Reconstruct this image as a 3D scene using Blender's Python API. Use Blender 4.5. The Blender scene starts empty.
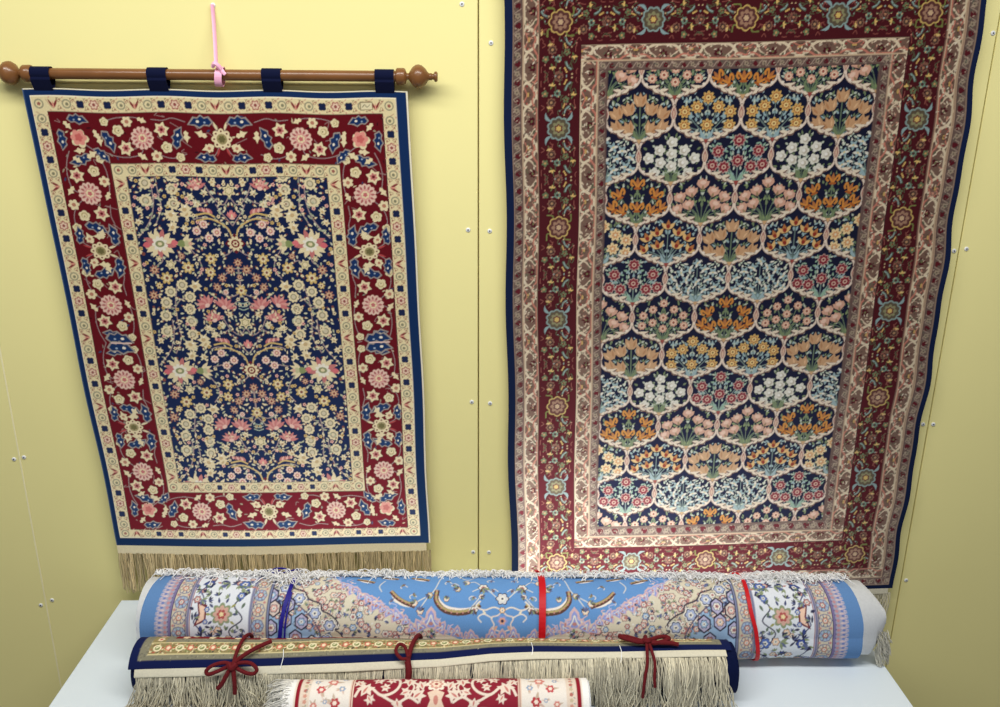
import bpy, math, random
import numpy as np
from mathutils import Vector, Matrix
from contextlib import contextmanager

# ------------------------------------------------------------------ camera, world, lights, exposure
S = bpy.context.scene
COL = S.collection
PITCH, YAW, ROLL = 0.30987508, -0.02967666, 0.00803445
cam_d = bpy.data.cameras.new('camera'); cam = bpy.data.objects.new('camera', cam_d); COL.objects.link(cam)
cam_d.sensor_fit = 'HORIZONTAL'; cam_d.sensor_width = 36.0; cam_d.lens = 844.0 / 1000.0 * 36.0
cam_d.clip_start = 0.01
cam.matrix_world = (Matrix.Translation((-0.00434, -1.55681, 1.72864)) @ Matrix.Rotation(YAW, 4, 'Z')
                    @ Matrix.Rotation(math.pi / 2 - PITCH, 4, 'X') @ Matrix.Rotation(ROLL, 4, 'Z'))
S.camera = cam
world = bpy.data.worlds.new('World'); S.world = world; world.use_nodes = True
bg = world.node_tree.nodes['Background']; bg.inputs[0].default_value = (0.86, 0.92, 1.0, 1); bg.inputs[1].default_value = 0.15

def area(name, loc, rot, sx, sy, power, col):
    l = bpy.data.lights.new(name, 'AREA'); l.shape = 'RECTANGLE'; l.size = sx; l.size_y = sy; l.energy = power; l.color = col
    o = bpy.data.objects.new(name, l); COL.objects.link(o); o.location = loc; o.rotation_euler = rot
    return o
# two fluorescent ceiling fittings running parallel to the wall
area('ceiling_light_near_wall', (-0.12, -0.82, 2.46), (0, 0, 0), 2.4, 0.22, 38, (1.0, 0.98, 0.94))
area('ceiling_light_room', (0.1, -2.9, 2.52), (0, 0, 0), 2.4, 0.22, 22, (0.93, 0.97, 1.0))
S.view_settings.view_transform = 'Standard'; S.view_settings.look = 'None'
S.view_settings.gamma = 1.0; S.view_settings.use_curve_mapping = False
S.view_settings.exposure = 0.0

rnd = random.Random(7)
NR = np.random.RandomState(11)

# ------------------------------------------------------------------ helpers
def lin(c):
    c = np.asarray(c, float) / 255.0
    return np.where(c <= 0.04045, c / 12.92, ((c + 0.055) / 1.055) ** 2.4)
def lin4(c): return tuple(float(v) for v in lin(c)) + (1.0,)

def material(name, col=None, attr=False, rough=0.8, spec=0.3, noise=0.0, nscale=60.0, bump=0.0, bscale=400.0, bstretch=(1, 1, 1),
             nap=None, sheen=0.0, metallic=0.0):
    m = bpy.data.materials.new(name); m.use_nodes = True
    nt = m.node_tree; N = nt.nodes; L = nt.links; b = N['Principled BSDF']
    b.inputs['Roughness'].default_value = rough; b.inputs['Specular IOR Level'].default_value = spec
    b.inputs['Metallic'].default_value = metallic
    if attr:
        a = N.new('ShaderNodeAttribute'); a.attribute_name = 'Col'; out = a.outputs['Color']
    else:
        a = N.new('ShaderNodeRGB'); a.outputs[0].default_value = lin4(col); out = a.outputs[0]
    tc = N.new('ShaderNodeTexCoord')
    if noise:
        n = N.new('ShaderNodeTexNoise'); n.inputs['Scale'].default_value = nscale; n.inputs['Detail'].default_value = 4
        L.new(tc.outputs['Object'], n.inputs['Vector'])
        mr = N.new('ShaderNodeMapRange'); mr.inputs[1].default_value = 0.3; mr.inputs[2].default_value = 0.7
        mr.inputs[3].default_value = 1 - noise; mr.inputs[4].default_value = 1 + noise
        L.new(n.outputs[0], mr.inputs[0])
        mx = N.new('ShaderNodeVectorMath'); mx.operation = 'SCALE'
        L.new(out, mx.inputs[0]); L.new(mr.outputs[0], mx.inputs['Scale']); out = mx.outputs[0]
    L.new(out, b.inputs['Base Color'])
    if bump:
        mp = N.new('ShaderNodeMapping'); mp.inputs['Scale'].default_value = bstretch
        L.new(tc.outputs['Object'], mp.inputs[0])
        n2 = N.new('ShaderNodeTexNoise'); n2.inputs['Scale'].default_value = bscale; n2.inputs['Detail'].default_value = 3
        L.new(mp.outputs[0], n2.inputs['Vector'])
        bp = N.new('ShaderNodeBump'); bp.inputs['Strength'].default_value = bump; bp.inputs['Distance'].default_value = 0.002
        L.new(n2.outputs[0], bp.inputs['Height']); L.new(bp.outputs[0], b.inputs['Normal'])
    if sheen:
        b.inputs['Sheen Weight'].default_value = sheen; b.inputs['Sheen Roughness'].default_value = 0.35
    if nap:                       # silk pile leaning along one direction: its gloss has a tilted normal
        w, r, tilt = nap
        g = N.new('ShaderNodeNewGeometry'); va = N.new('ShaderNodeVectorMath'); va.operation = 'ADD'
        va.inputs[1].default_value = tilt; L.new(g.outputs['Normal'], va.inputs[0])
        vn = N.new('ShaderNodeVectorMath'); vn.operation = 'NORMALIZE'; L.new(va.outputs[0], vn.inputs[0])
        gl = N.new('ShaderNodeBsdfGlossy'); gl.inputs['Roughness'].default_value = r
        gm = N.new('ShaderNodeGamma'); gm.inputs[1].default_value = 0.52; L.new(out, gm.inputs[0]); L.new(gm.outputs[0], gl.inputs['Color'])
        L.new(vn.outputs[0], gl.inputs['Normal'])
        ms = N.new('ShaderNodeMixShader'); ms.inputs[0].default_value = w
        L.new(b.outputs[0], ms.inputs[1]); L.new(gl.outputs[0], ms.inputs[2]); L.new(ms.outputs[0], N['Material Output'].inputs[0])
    return m

def tag(o, label=None, cat=None, group=None, kind=None):
    if label: o['label'] = label
    if cat: o['category'] = cat
    if group: o['group'] = group
    if kind: o['kind'] = kind
    return o

def empty(name, loc):
    o = bpy.data.objects.new(name, None); COL.objects.link(o); o.location = loc; o.empty_display_size = 0.05
    return o

def mesh_np(name, V, F, mat, parent=None, col=None, smooth=True, origin=None):
    """V (n,3) world positions, F (m,4) or (m,3) faces; col (n,3) linear."""
    V = np.asarray(V, np.float32); F = np.asarray(F, np.int32)
    if parent is not None: off = np.array(parent.matrix_basis.translation if parent.parent is None else world_loc(parent), np.float32)
    elif origin is not None: off = np.array(origin, np.float32)
    else: off = np.zeros(3, np.float32)
    me = bpy.data.meshes.new(name); k = F.shape[1]
    me.vertices.add(len(V)); me.vertices.foreach_set('co', (V - off).ravel())
    me.loops.add(F.size); me.loops.foreach_set('vertex_index', F.ravel())
    me.polygons.add(len(F)); me.polygons.foreach_set('loop_start', np.arange(0, F.size, k, dtype=np.int32))
    me.polygons.foreach_set('loop_total', np.full(len(F), k, np.int32))
    me.polygons.foreach_set('use_smooth', np.full(len(F), smooth, bool))
    me.update(calc_edges=True)
    if col is not None:
        at = me.attributes.new('Col', 'FLOAT_COLOR', 'POINT')
        c4 = np.ones((len(V), 4), np.float32); c4[:, :3] = col; at.data.foreach_set('color', c4.ravel())
    me.materials.append(mat)
    o = bpy.data.objects.new(name, me); COL.objects.link(o)
    if parent is not None: o.parent = parent
    elif origin is not None: o.location = origin
    return o

def world_loc(o):
    v = Vector((0, 0, 0))
    while o is not None:
        v += o.location; o = o.parent
    return v

class MB:
    """collects polygons of any size into one mesh"""
    def __init__(s): s.v = []; s.f = []
    def box(s, x0, x1, y0, y1, z0, z1, bev=0.0):
        b = len(s.v)
        if bev <= 0:
            s.v += [(x, y, z) for x in (x0, x1) for y in (y0, y1) for z in (z0, z1)]
            for q in ((0, 1, 3, 2), (4, 6, 7, 5), (0, 4, 5, 1), (2, 3, 7, 6), (0, 2, 6, 4), (1, 5, 7, 3)): s.f.append([b + i for i in q])
            return
        lo = (x0, y0, z0); hi = (x1, y1, z1); idx = {}
        for cx in (0, 1):
            for cy in (0, 1):
                for cz in (0, 1):
                    c = (cx, cy, cz)
                    for ax in range(3):
                        p = [(hi if c[i] else lo)[i] + (0 if i == ax else (-bev if c[i] else bev)) for i in range(3)]
                        idx[(c, ax)] = len(s.v); s.v.append(tuple(p))
        for ax in range(3):
            u, w = [i for i in range(3) if i != ax]
            for d in (0, 1):
                q = []
                for a, b2 in ((0, 0), (1, 0), (1, 1), (0, 1)):
                    c = [0, 0, 0]; c[ax] = d; c[u] = a; c[w] = b2; q.append(idx[(tuple(c), ax)])
                flip = (d == 1) == (ax == 1)
                s.f.append(q[::-1] if flip else q)
            for a in (0, 1):
                for b2 in (0, 1):
                    c0 = [0, 0, 0]; c0[u] = a; c0[w] = b2; c1 = list(c0); c1[ax] = 1
                    c0, c1 = tuple(c0), tuple(c1)
                    s.f.append([idx[(c0, u)], idx[(c1, u)], idx[(c1, w)], idx[(c0, w)]])
        for cx in (0, 1):
            for cy in (0, 1):
                for cz in (0, 1): s.f.append([idx[((cx, cy, cz), a)] for a in range(3)])
    def lathe(s, prof, c, axis, n=20):
        """prof: list of (radius, distance along axis)"""
        b = len(s.v); a = Vector(axis).normalized(); u = a.orthogonal().normalized(); w = a.cross(u); c = Vector(c)
        for r, t in prof:
            for i in range(n):
                an = 2 * math.pi * i / n
                s.v.append(tuple(c + a * t + (u * math.cos(an) + w * math.sin(an)) * r))
        for j in range(len(prof) - 1):
            for i in range(n):
                k = (i + 1) % n
                s.f.append([b + j * n + i, b + j * n + k, b + (j + 1) * n + k, b + (j + 1) * n + i])
        s.f.append([b + i for i in range(n)][::-1]); s.f.append([b + (len(prof) - 1) * n + i for i in range(n)])
    def tube(s, pts, r, n=7, flat=1.0):
        pts = [Vector(p) for p in pts]; b = len(s.v); m = len(pts)
        up = Vector((0.13, 0.21, 0.97))
        for i, p in enumerate(pts):
            t = (pts[min(i + 1, m - 1)] - pts[max(i - 1, 0)]).normalized()
            u = (up - t * up.dot(t)); u = u.normalized() if u.length > 1e-4 else t.orthogonal().normalized(); up = u
            w = t.cross(u); rr = r[i] if isinstance(r, (list, tuple)) else r
            for k in range(n):
                an = 2 * math.pi * k / n
                s.v.append(tuple(p + u * math.cos(an) * rr + w * math.sin(an) * rr * flat))
        for i in range(m - 1):
            for k in range(n):
                k2 = (k + 1) % n
                s.f.append([b + i * n + k, b + i * n + k2, b + (i + 1) * n + k2, b + (i + 1) * n + k])
        s.f.append([b + k for k in range(n)][::-1]); s.f.append([b + (m - 1) * n + k for k in range(n)])
    def build(s, name, mat, parent=None, smooth=False, origin=None):
        off = world_loc(parent) if parent is not None else Vector(origin or (0, 0, 0))
        me = bpy.data.meshes.new(name); me.from_pydata([tuple(Vector(v) - off) for v in s.v], [], s.f); me.update()
        import bmesh
        bm = bmesh.new(); bm.from_mesh(me); bmesh.ops.recalc_face_normals(bm, faces=bm.faces); bm.to_mesh(me); bm.free()
        if smooth: me.polygons.foreach_set('use_smooth', [True] * len(me.polygons)); me.set_sharp_from_angle(angle=math.radians(40))
        me.materials.append(mat)
        o = bpy.data.objects.new(name, me); COL.objects.link(o)
        if parent is not None: o.parent = parent
        elif origin is not None: o.location = origin
        return o

def spline(pts, n=6, closed=False):
    """Catmull-Rom through points of any dimension"""
    P = [np.asarray(p, float) for p in pts]; out = []
    m = len(P)
    for i in range(m - 1):
        p0 = P[i - 1] if i > 0 else 2 * P[0] - P[1]
        p1, p2 = P[i], P[i + 1]
        p3 = P[i + 2] if i + 2 < m else 2 * P[-1] - P[-2]
        for k in range(n):
            t = k / n
            out.append(0.5 * ((2 * p1) + (-p0 + p2) * t + (2 * p0 - 5 * p1 + 4 * p2 - p3) * t * t + (-p0 + 3 * p1 - 3 * p2 + p3) * t ** 3))
    out.append(P[-1]); return out

def strands(name, lines, radii, cols, mat, parent):
    """many thin threads as one mesh: 3-sided tubes; lines: list of (m,3) arrays of equal m"""
    A = np.asarray(lines, float); n, m, _ = A.shape
    T = np.gradient(A, axis=1); T /= np.linalg.norm(T, axis=2, keepdims=True) + 1e-9
    ref = np.tile(np.array([0.31, 0.83, 0.46]), (n, m, 1)); U = np.cross(T, ref); U /= np.linalg.norm(U, axis=2, keepdims=True) + 1e-9
    W = np.cross(T, U); R = np.asarray(radii, float).reshape(n, 1, 1)
    ring = [A + R * (math.cos(a) * U + math.sin(a) * W) for a in (0.3, 2.39, 4.49)]
    V = np.stack(ring, 2).reshape(-1, 3)
    base = (np.arange(n)[:, None] * m + np.arange(m - 1)[None]) * 3
    F = []
    for k in range(3):
        k2 = (k + 1) % 3
        F.append(np.stack([base + k, base + k2, base + 3 + k2, base + 3 + k], -1).reshape(-1, 4))
    C = np.repeat(lin(cols), m * 3, axis=0)
    o = mesh_np(name, V, np.concatenate(F), mat, parent, col=C)
    o['kind'] = 'stuff'
    return o

# ------------------------------------------------------------------ weaving canvas: draws knot colours in millimetres of rug
class Weave:
    def __init__(s, w, h, pitch, bgcol, ss=2):
        s.ss = ss; s.pitch = pitch; s.nx = int(round(w / pitch)) + 1; s.ny = int(round(h / pitch)) + 1
        s.res = ss / pitch; s.W, s.H = s.nx * ss, s.ny * ss
        s.a = np.zeros((s.H, s.W, 3), np.uint8); s.a[:] = bgcol
        s.M = np.array([[1, 0, 0], [0, 1, 0]], float); s.clip = (0, 0, w + 9, h + 9)
    @contextmanager
    def at(s, x, y, ang=0.0, sx=1.0, sy=None):
        sy = sx if sy is None else sy
        o = s.M; c, n = math.cos(ang), math.sin(ang)
        T = np.array([[c * sx, -n * sy, x], [n * sx, c * sy, y], [0, 0, 1]])
        s.M = o @ T
        yield
        s.M = o
    @contextmanager
    def within(s, x0, y0, x1, y1):
        o = s.clip; s.clip = (x0, y0, x1, y1); yield; s.clip = o
    def poly(s, pts, col):
        P = np.asarray(pts, float); P = (P @ s.M[:, :2].T + s.M[:, 2]) * s.res
        cx0, cy0, cx1, cy1 = [v * s.res for v in s.clip]
        x0 = max(int(P[:, 0].min()), int(round(cx0)), 0); x1 = min(int(P[:, 0].max()) + 2, int(round(cx1)), s.W)
        y0 = max(int(P[:, 1].min()), int(round(cy0)), 0); y1 = min(int(P[:, 1].max()) + 2, int(round(cy1)), s.H)
        if x0 >= x1 or y0 >= y1: return
        Q = np.roll(P, -1, 0); ya, yb = P[:, 1], Q[:, 1]
        Y = np.arange(y0, y1)[:, None] + 0.5; X = np.arange(x0, x1) + 0.5
        sg = ((ya <= Y) & (yb > Y)).astype(np.int8) - ((yb <= Y) & (ya > Y)).astype(np.int8)
        dy = np.where(yb == ya, 1e-9, yb - ya)
        xc = P[:, 0] + (Y - ya) / dy * (Q[:, 0] - P[:, 0])
        wn = ((xc[:, None, :] <= X[None, :, None]) * sg[:, None, :]).sum(2)
        s.a[y0:y1, x0:x1][wn != 0] = col
    def rect(s, x0, y0, x1, y1, col): s.poly([(x0, y0), (x1, y0), (x1, y1), (x0, y1)], col)
    def ell(s, x, y, rx, ry=None, col=(0, 0, 0), ang=0.0, n=12):
        ry = rx if ry is None else ry
        t = np.arange(n) * 2 * math.pi / n; c, q = math.cos(ang), math.sin(ang); ex, ey = rx * np.cos(t), ry * np.sin(t)
        s.poly(np.stack([x + ex * c - ey * q, y + ex * q + ey * c], 1), col)
    def ros(s, x, y, r, n, depth, col, ang=0.0, pointed=False):
        t = np.arange(n * 4) * 2 * math.pi / (n * 4); w = np.cos(n * t) * 0.5 + 0.5
        if pointed: w = w ** 1.6
        else: w = w ** 0.55
        rr = r * (1 - depth + depth * w)
        s.poly(np.stack([x + rr * np.cos(t + ang), y + rr * np.sin(t + ang)], 1), col)
    def leaf(s, x, y, ln, wd, ang, col, bend=0.0):
        t = np.linspace(0, 1, 7); w = wd * 0.5 * np.sin(math.pi * t ** 0.8); yy = bend * ln * np.sin(math.pi * t)
        top = np.stack([t * ln, yy + w], 1); bot = np.stack([t * ln, yy - w], 1)[::-1]
        P = np.concatenate([top, bot[1:-1]]); c, q = math.cos(ang), math.sin(ang)
        s.poly(np.stack([x + P[:, 0] * c - P[:, 1] * q, y + P[:, 0] * q + P[:, 1] * c], 1), col)
    def line(s, pts, w, col):
        P = np.asarray(pts, float)
        for i in range(0, len(P) - 1, 5):
            c = P[i:i + 6]
            if len(c) < 2: break
            t = np.gradient(c, axis=0); t /= np.linalg.norm(t, axis=1, keepdims=True) + 1e-9
            nrm = np.stack([-t[:, 1], t[:, 0]], 1) * w * 0.5
            c = c.copy(); c[0] -= t[0] * w * 0.2; c[-1] += t[-1] * w * 0.2
            s.poly(np.concatenate([c + nrm, (c - nrm)[::-1]]), col)
    def curve(s, pts, w, col, n=5): s.line(spline(pts, n), w, col)
    def colors(s):
        a = lin(np.arange(256))[s.a]                      # linear light, then averaged per knot
        return a.reshape(s.ny, s.ss, s.nx, s.ss, 3).mean((1, 3))

def flip_x(a, x0, x1):
    """mirror columns: left half becomes the mirror of the right half"""
    n = (x1 - x0) // 2
    a[:, x0:x0 + n] = a[:, x1 - n:x1][:, ::-1]

def ring_parts(W, pos, rects, names, mats, parent, col):
    """split a knot grid into nested rectangular rings (outer to inner); pos (ny,nx,3)"""
    ny, nx = W.ny, W.nx
    V = pos.reshape(-1, 3); C = col.reshape(-1, 3)
    fx = (np.arange(nx - 1) + 0.5) * W.pitch; fy = (np.arange(ny - 1) + 0.5) * W.pitch
    level = np.zeros((ny - 1, nx - 1), int)
    for i, (x0, y0, x1, y1) in enumerate(rects):
        level[((fy > y0) & (fy < y1))[:, None] & ((fx > x0) & (fx < x1))[None]] = i
    idx = np.arange(ny * nx).reshape(ny, nx)
    Q = np.stack([idx[1:, :-1], idx[1:, 1:], idx[:-1, 1:], idx[:-1, :-1]], -1)
    out = {}
    for i, nm in enumerate(names):
        F = Q[level == i]
        if not len(F): continue
        u, inv = np.unique(F, return_inverse=True)
        out[nm] = mesh_np(nm, V[u], inv.reshape(-1, 4), mats[i] if isinstance(mats, list) else mats, parent, col=C[u])
    return out

# ------------------------------------------------------------------ the setting
M_wall = material('wall_paint', (238, 229, 160), rough=0.75, spec=0.25, noise=0.012, nscale=3.0, bump=0.06, bscale=900, bstretch=(1, 1, 1))
M_back = material('wall_batten', (150, 128, 70), rough=0.9)
M_joint = material('joint_filler', (244, 236, 190), rough=0.8)
M_floor = material('floor_vinyl', (120, 112, 100), rough=0.6, noise=0.05)
M_screw = material('screw_metal', (226, 228, 228), rough=0.35, spec=0.5)
M_hole = material('screw_recess_dark', (70, 72, 78), rough=0.6)

def structure():
    m = MB(); m.box(-1.84, 1.84, 0.0075, 0.08, 0.0, 2.7)
    w = m.build('wall_back', M_back, origin=(0, 0.0075, 0)); tag(w, 'yellow painted panel wall behind the hanging rugs', None, kind='structure')
    g = 0.0011
    for i, x in enumerate((-1.82, -0.91, 0.0, 0.91)):
        m = MB(); m.box(x + g, x + 0.91 - g, 0.0, 0.0078, 0.0, 2.7, 0.0012); m.build('panel', M_wall, w)
    m = MB(); m.box(-0.91 - 0.0016, -0.91 + 0.0016, -0.0004, 0.006, 0.0, 2.7, 0.0003); m.build('joint_filler', M_joint, w)
    pts = [(-0.028, 1.857), (0.022, 1.795), (-0.019, 1.47), (0.021, 1.468), (-0.013, 1.13), (0.023, 1.127), (-0.011, 0.794), (0.022, 0.793),
           (0.902, 1.819), (0.9, 1.433), (0.923, 1.437), (0.898, 1.079), (0.919, 1.079), (0.92, 0.717), (-0.921, 1.011), (-0.901, 1.015),
           (-0.921, 0.675), (-0.896, 0.687), (-0.45, 1.851)]
    m = MB(); m.lathe([(0.0042, 0.0), (0.0042, 0.0009), (0.0034, 0.0016), (0.0016, 0.0019)], (0, 0, 0), (0, -1, 0), 14)
    h = MB(); h.box(-0.0016, 0.0016, -0.00215, -0.0012, -0.0006, 0.0006); h.box(-0.0006, 0.0006, -0.0021, -0.0012, -0.0016, 0.0016)
    s0 = h0 = None
    for x, z in pts:
        if s0 is None:
            s = m.build('screw', M_screw, None, smooth=True); k = h.build('recess', M_hole); s0, h0 = s, k
        else:
            s = s0.copy(); k = h0.copy(); COL.objects.link(s); COL.objects.link(k)
        s.parent = w; s.location = (x, -0.0075, z); k.parent = s; k.rotation_euler = (0, rnd.uniform(0, 1.5), 0)
    m = MB(); m.box(-1.84, 1.84, -3.2, 0.08, -0.06, 0.0); f = m.build('floor', M_floor); tag(f, 'floor under the table', None, kind='structure')
structure()

# ------------------------------------------------------------------ hanging rug with the red border (653 x 885 mm)
NAVY1 = (11, 24, 62); RED1 = (92, 8, 17); CREAM = (226, 209, 165); CREAM2 = (224, 208, 160); PINK = (188, 108, 104); PINK2 = (228, 170, 155)
BLUE1 = (15, 40, 86); OLIVE = (120, 112, 66); GREY1 = (150, 140, 132); BROWN = (122, 66, 54); GOLD = (206, 174, 104); GREEN = (122, 140, 92)
WHITE1 = (232, 224, 205); DKNAVY = (14, 22, 52)

def rug_flower(W, kind, x, y, r, ang=0.0):
    if kind == 'daisy':
        W.ros(x, y, r, 9, 0.2, CREAM, ang); W.ell(x, y, r * 0.55, col=(150, 140, 110)); W.ell(x, y, r * 0.36, col=(205, 192, 160))
    elif kind == 'bell':
        with W.at(x, y, ang, r / 10):
            W.poly([(-10, 2), (-6, -5), (-9, -9), (-2, -6), (2, -11), (4, -4), (11, -3), (5, 3), (6, 9), (-1, 5), (-7, 9), (-5, 3)], CREAM)
            W.ell(1, 0, 3.6, 3, (196, 166, 118)); W.leaf(-4, -5, 5, 2, 0.4, (245, 238, 220))
    elif kind == 'gold':
        W.ros(x, y, r, 7, 0.42, GOLD, ang); W.ros(x, y, r * 0.6, 7, 0.4, CREAM, ang); W.ell(x, y, r * 0.25, col=BROWN)
    elif kind == 'brown':
        W.ros(x, y, r, 8, 0.5, (168, 112, 92), ang); W.ros(x, y, r * 0.62, 8, 0.5, (216, 180, 140), ang); W.ell(x, y, r * 0.25, col=(110, 30, 34))
    elif kind == 'sros':
        W.ros(x, y, r, 8, 0.22, (232, 200, 182), ang); W.ell(x, y, r * 0.5, col=PINK); W.ell(x, y, r * 0.25, col=CREAM)
    elif kind == 'fan':
        with W.at(x, y, ang, r / 10):
            for k in range(7):
                a = -1.25 + k * 0.42
                W.leaf(0, 4, 15, 5.2, -math.pi / 2 + a, (214, 146, 136) if k % 2 else (196, 112, 110))
            W.ell(0, 4, 3.6, 2.6, (232, 190, 172))
    elif kind == 'palm':
        with W.at(x, y, ang, r / 10):
            for k in range(13):
                a = k * 2 * math.pi / 13
                W.leaf(4 * math.cos(a), 3 * math.sin(a), 9.5, 4.4, a, PINK if k % 3 == 0 else CREAM)
            W.ros(0, 0, 6.6, 9, 0.3, WHITE1); W.ell(0, 0, 3.8, 2.8, (132, 138, 92)); W.ell(0, 0, 1.8, 1.4, CREAM)
            W.leaf(-9, 0, 6, 5, math.pi, (214, 108, 112)); W.leaf(8, 0, 6, 5, 0, (206, 98, 104))
    elif kind == 'lotus':
        with W.at(x, y, ang, r / 10):
            for a, l in ((-1.1, 10), (1.1, 10), (-0.6, 11), (0.6, 11), (0, 13)): W.leaf(0, 5, l, 4.6, -math.pi / 2 + a, PINK if abs(a) > 0.7 else (222, 132, 128))
            W.leaf(0, 6, 8, 3, -math.pi / 2, CREAM); W.ell(0, 6, 4.5, 2, (226, 176, 160))
    elif kind == 'feather':
        with W.at(x, y, ang, r / 10):
            for k in range(6): W.leaf(-9 + k * 3.4, 1 - k * 0.2, 9 - k * 0.7, 3.4, -0.9 - 0.05 * k, PINK2 if k % 2 else PINK)
            W.curve([(-12, 4), (-2, 1), (12, 6)], 2.2, GOLD)
    elif kind == 'rosette':
        W.poly([(x, y - r * 1.5), (x + r * 1.5, y), (x, y + r * 1.5), (x - r * 1.5, y)], (96, 18, 28))
        W.ros(x, y, r * 1.15, 10, 0.3, CREAM); W.ell(x, y, r * 0.62, col=(112, 22, 30)); W.ros(x, y, r * 0.42, 6, 0.3, CREAM); W.ell(x, y, r * 0.18, col=(112, 22, 30))
    elif kind == 'star':
        W.ros(x, y, r, 6, 0.4, CREAM2, ang, True); W.ros(x, y, r * 0.62, 6, 0.35, (150, 140, 96), ang); W.ros(x, y, r * 0.45, 6, 0.3, CREAM, ang)
    elif kind == 'glotus':
        with W.at(x, y, ang, r / 10):
            for a in (-0.9, -0.45, 0, 0.45, 0.9): W.leaf(6, 0, 15, 5, math.pi + a, CREAM)
            W.leaf(2, 0, 12, 9, 0, (126, 138, 84)); W.ell(1, 0, 3, 4, (190, 186, 140)); W.ell(-3, 0, 2.4, 2.6, (214, 170, 140))
    elif kind == 'bud':
        W.leaf(x, y, r * 2, r, ang, CREAM); W.ell(x, y, r * 0.45, col=BROWN)

def border_flower(W, kind, x, y, r, ang=0.0):
    if kind == 'palmette':
        W.ros(x, y, r * 1.04, 14, 0.14, (150, 70, 66)); W.ros(x, y, r, 14, 0.14, (222, 188, 168))
        for k in range(12):
            a = k * math.pi / 6 + ang; W.leaf(x + r * 0.45 * math.cos(a), y + r * 0.45 * math.sin(a), r * 0.42, r * 0.2, a, (168, 88, 88))
        W.ros(x, y, r * 0.55, 7, 0.25, (214, 150, 140), ang); W.ros(x, y, r * 0.38, 7, 0.25, CREAM, ang)
        W.ros(x, y, r * 0.22, 5, 0.3, (190, 100, 100), ang)
    elif kind == 'ring':
        W.ros(x, y, r, 8, 0.22, CREAM, ang)
        for k in range(8): W.ell(x + r * 0.72 * math.cos(k * math.pi / 4 + ang), y + r * 0.72 * math.sin(k * math.pi / 4 + ang), r * 0.1, col=RED1, n=6)
        W.ell(x, y, r * 0.5, col=(150, 136, 90)); W.ros(x, y, r * 0.36, 6, 0.3, (98, 92, 52), ang)
    elif kind == 'pstar':
        W.ros(x, y, r * 1.12, 6, 0.42, (72, 12, 22), ang, True); W.ros(x, y, r, 6, 0.38, CREAM, ang, True); W.ros(x, y, r * 0.5, 6, 0.35, PINK, ang); W.ell(x, y, r * 0.2, col=RED1, n=8)
    elif kind == 'rose':
        W.ros(x, y, r, 5, 0.22, (222, 208, 164), ang); W.ell(x - r * 0.1, y, r * 0.55, col=(186, 168, 116)); W.ell(x, y, r * 0.38, col=CREAM); W.ell(x + 0.1 * r, y, r * 0.15, col=OLIVE, n=6)
    elif kind == 'small':
        W.ros(x, y, r, 6, 0.32, CREAM, ang); W.ell(x, y, r * 0.36, col=(176, 116, 92), n=8)
    elif kind == 'pink':
        W.ros(x, y, r * 1.1, 5, 0.3, CREAM, ang); W.ros(x - 1, y - 2, r * 0.95, 6, 0.25, (220, 140, 126), ang); W.ros(x - 1, y - 2, r * 0.5, 5, 0.3, (196, 96, 90), ang)
    elif kind == 'cleaf':
        with W.at(x, y, ang, r / 10): W.poly([(-10, 0), (-6, -4), (-2, -2), (1, -6), (4, -2), (10, 1), (4, 3), (1, 6), (-3, 3), (-7, 4)], CREAM)
    elif kind == 'bleaf':
        with W.at(x, y, ang, r / 10):
            W.poly([(-13, 1), (-9, -5), (-4, -4), (-1, -7), (3, -4), (7, -5), (14, 3), (7, 4), (2, 7), (-3, 4), (-8, 5)], GREY1)
            W.poly([(-11, 1), (-8, -3.6), (-4, -2.6), (-1, -5.4), (3, -2.8), (6, -3.6), (12, 2.6), (6, 2.8), (2, 5.4), (-3, 2.8), (-8, 3.6)], BLUE1)
            W.ell(3, 0, 1.8, 1.4, WHITE1, n=6); W.ell(-4, 1, 1.2, 1.0, (150, 170, 190), n=6)

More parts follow.
